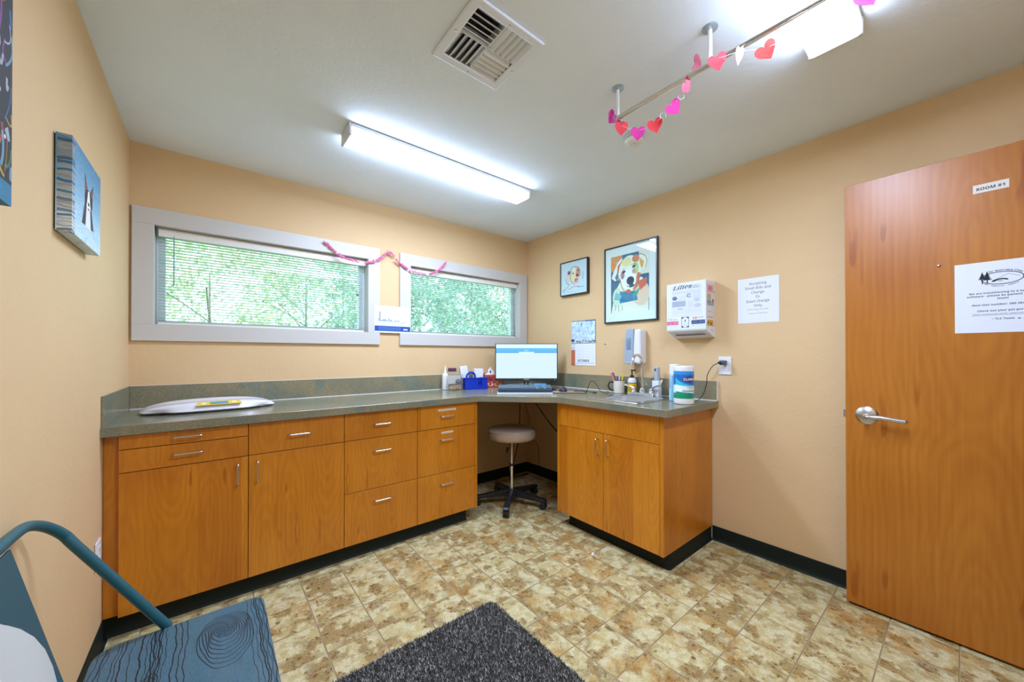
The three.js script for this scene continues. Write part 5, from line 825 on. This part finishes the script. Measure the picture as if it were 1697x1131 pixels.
{
  const t = thing('hand_soap', 'yellow labelled hand soap bottle with a black pump', 'soap bottle', [-0.064, Y, 1.287]);
  part(t, 'bottle', lathe([[0, 0], [0.031, 0], [0.0335, 0.005], [0.0335, 0.098], [0.030, 0.115], [0.018, 0.124], [0.013, 0.126], [0, 0.126]], 32), M({ rgb: [0.74, 0.73, 0.69], roughness: 0.25 }));
  part(t, 'label_band', new THREE.CylinderGeometry(0.034, 0.034, 0.075, 32, 1, true).translate(0, 0.05, 0), M({ roughness: 0.4, map: canvasTex(256, 96, (g, w, h) => { g.fillStyle = '#e5b911'; g.fillRect(0, 0, w, h); g.fillStyle = '#4a4630'; g.fillRect(0, 0, w, 7); for (let k = 0; k < 4; k++) { g.fillStyle = '#b38c10'; g.fillRect(20 + 64 * k, 26, 34, 8); g.fillRect(26 + 64 * k, 46, 22, 6); } }) }));
  part(t, 'pump', merge([cyl(0.017, 0.014, 0.02, 20, 0, 0.124, 0), cyl(0.005, 0.005, 0.04, 12, 0, 0.14, 0), box(-0.008, 0.008, 0.176, 0.186, -0.008, 0.028, 0.003)]), BLACK);
}
{
  const t = thing('tool_holder', 'white upright holder with a grey handled instrument beside the faucet', 'holder', [-0.072, Y, 1.494]);
  part(t, 'stand', new RoundedBoxGeometry(0.05, 0.115, 0.05, 3, 0.006).translate(0, 0.0575, 0), WHITE);
  part(t, 'clip', tube([[0.0, 0.085, 0.03], [-0.02, 0.1, 0.045], [-0.02, 0.118, 0.05], [0.0, 0.118, 0.038]], 0.005, 20, 8), WHITE);
  const i = thing('instrument', 'light grey cylindrical handle standing in the white holder', 'instrument', [-0.072, Y + 0.1155, 1.494]);
  part(i, 'grip', lathe([[0, 0], [0.0195, 0], [0.0205, 0.004], [0.0205, 0.09], [0.018, 0.097], [0, 0.098]], 24), M({ rgb: [0.44, 0.48, 0.52], roughness: 0.4 })); part(i, 'switch', box(-0.024, -0.019, 0.068, 0.085, -0.005, 0.004, 0.002), BLACK);
}
{
  const t = thing('spray_can', 'white capped disinfectant spray can behind the wipes canister', 'spray can', [-0.215, Y, 1.699]);
  const tx = canvasTex(512, 512, (g, w, h) => { const c = ['#e6f2f8', '#57b6e0', '#e9f4fa', '#3aa0d8']; g.fillStyle = c[0]; g.fillRect(0, 0, w, h); for (let k = 0; k < 8; k++) { g.fillStyle = ['#8fd0ec', '#4fb0e0', '#bfe6f4'][k % 3]; g.beginPath(); g.ellipse(k * 70, 330 + 60 * Math.sin(k * 2), 60, 130, 0.4, 0, 7); g.fill(); } g.fillStyle = '#1d3f7c'; for (const x of [40, 170, 300, 430]) { g.fillRect(x, 60, 16, 130); g.fillRect(x, 120, 44, 20); g.fillRect(x + 30, 210, 14, 90); } g.fillStyle = '#2ba6a0'; g.fillRect(0, 430, w, 60); });
  part(t, 'can', lathe([[0, 0], [0.030, 0], [0.0325, 0.003], [0.0325, 0.165], [0.030, 0.176], [0.024, 0.182], [0, 0.182]], 36), M({ map: tx, roughness: 0.25 }));
  part(t, 'cap', lathe([[0.031, 0.176], [0.0315, 0.18], [0.0305, 0.235], [0.028, 0.239], [0, 0.239]], 32), WHITE);
}
{
  const t = thing('wipes_canister', 'large disinfecting wipes canister with a blue and green label', 'canister', [-0.305, Y, 1.803]);
  const tx = canvasTex(1024, 512, (g, w, h) => { // repeated twice round the can
    for (let r = 0; r < 2; r++) {
      const o = r * 512; g.save(); g.beginPath(); g.rect(o, 0, 512, h); g.clip(); g.translate(o, 0);
      g.fillStyle = '#1f6fc0'; g.fillRect(0, 0, 512, h); g.fillStyle = '#2f95dc'; g.fillRect(0, 0, 512, 60); g.fillStyle = '#39c0d6'; g.beginPath(); g.moveTo(0, 120); g.quadraticCurveTo(150, 300, 512, 250); g.lineTo(512, h); g.lineTo(0, h); g.fill(); g.fillStyle = '#e9f6f6'; g.beginPath(); g.moveTo(0, 250); g.quadraticCurveTo(200, 300, 512, 262); g.lineTo(512, 420); g.lineTo(0, 380); g.fill(); g.fillStyle = '#14946a'; g.beginPath(); g.moveTo(0, 390); g.quadraticCurveTo(150, 380, 300, 420); g.lineTo(512, 410); g.lineTo(512, h); g.lineTo(0, h); g.fill(); g.fillStyle = '#0f7d5e'; g.fillRect(60, 450, 130, 16); g.fillRect(260, 440, 120, 18); g.fillRect(330, 420, 40, 40);
      g.fillStyle = '#14285a'; g.beginPath(); g.moveTo(110, 150); g.quadraticCurveTo(250, 40, 390, 150); g.quadraticCurveTo(250, 260, 110, 150); g.fill(); g.fillStyle = '#a03048'; g.beginPath(); g.moveTo(128, 150); g.quadraticCurveTo(250, 62, 372, 150); g.quadraticCurveTo(250, 238, 128, 150); g.fill(); g.fillStyle = '#16306a'; g.beginPath(); g.moveTo(150, 150); g.quadraticCurveTo(250, 84, 350, 150); g.quadraticCurveTo(250, 216, 150, 150); g.fill(); g.fillStyle = '#fff'; g.font = 'bold 58px sans-serif'; g.textAlign = 'center'; g.fillText('CLOROX', 250, 171);
      g.fillStyle = '#7a6a80'; g.font = 'bold 26px sans-serif'; g.fillText('Disinfecting', 270, 310); g.fillStyle = '#c8603a'; g.fillText('WIPES', 270, 338); g.fillStyle = '#2c3a44'; g.fillRect(120, 362, 260, 14); g.restore();
    } });
  tx.wrapS = THREE.RepeatWrapping; 
  part(t, 'tub', lathe([[0, 0], [0.054, 0], [0.058, 0.004], [0.058, 0.03], [0.0565, 0.032], [0.0565, 0.205], [0, 0.205]], 44), M({ rgb: [0.80, 0.78, 0.72], roughness: 0.35 }));
  const lb = part(t, 'label_wrap', new THREE.CylinderGeometry(0.0573, 0.0573, 0.165, 48, 1, true).translate(0, 0.118, 0), M({ map: tx, roughness: 0.3 })); lb.rotation.y = 4.28;
  part(t, 'lid', lathe([[0.0585, 0.2], [0.0595, 0.203], [0.0585, 0.228], [0.054, 0.232], [0, 0.232]], 44), M({ rgb: [0.78, 0.79, 0.78], roughness: 0.35 }));
}
{ // cables hanging under the counter in the knee space
  const c = thing('computer_cables', 'black computer cables hanging down under the counter corner', 'cables');
  const f = CTOP - 0.007;
  part(c, 'cable', tube([[-0.30, f, 0.24], [-0.30, 0.6, 0.235], [-0.30, 0.4, 0.22], [-0.29, 0.12, 0.12], [-0.24, 0.008, 0.08], [-0.08, 0.006, 0.1]], 0.0045, 60, 8), BLACK);
  part(c, 'cable', tube([[-0.27, f, 0.27], [-0.26, 0.72, 0.28], [-0.235, 0.6, 0.3], [-0.225, 0.45, 0.31], [-0.14, 0.33, 0.32], [-0.13, 0.1, 0.32], [-0.10, 0.006, 0.33]], 0.0022, 60, 8), BLACK);
  part(c, 'cable', tube([[-0.25, f, 0.29], [-0.2, 0.75, 0.36], [-0.15, 0.62, 0.44], [-0.1, 0.5, 0.55], [-0.05, 0.45, 0.68], [-0.03, 0.47, 0.82], [-0.02, 0.5, 0.95]], 0.005, 60, 8), BLACK);
}
part(scene, 'paper_scrap', new THREE.PlaneGeometry(0.034, 0.012, 6, 2).rotateX(-Math.PI / 2).rotateY(0.5), M({ rgb: [0.8, 0.8, 0.78], roughness: 0.7, side: THREE.DoubleSide })).userData = { label: 'tiny white paper scrap on the tiles before the sink cabinet', category: 'scrap' };
{ const m = scene.children[scene.children.length - 1], p = m.geometry.attributes.position; for (let i = 0; i < p.count; i++) p.setY(i, 0.0012 + 0.002 * Math.abs(Math.sin(i * 1.3))); m.geometry.computeVertexNormals(); m.position.set(-0.762, 0, 1.465); }
renderer.render(scene, camera);
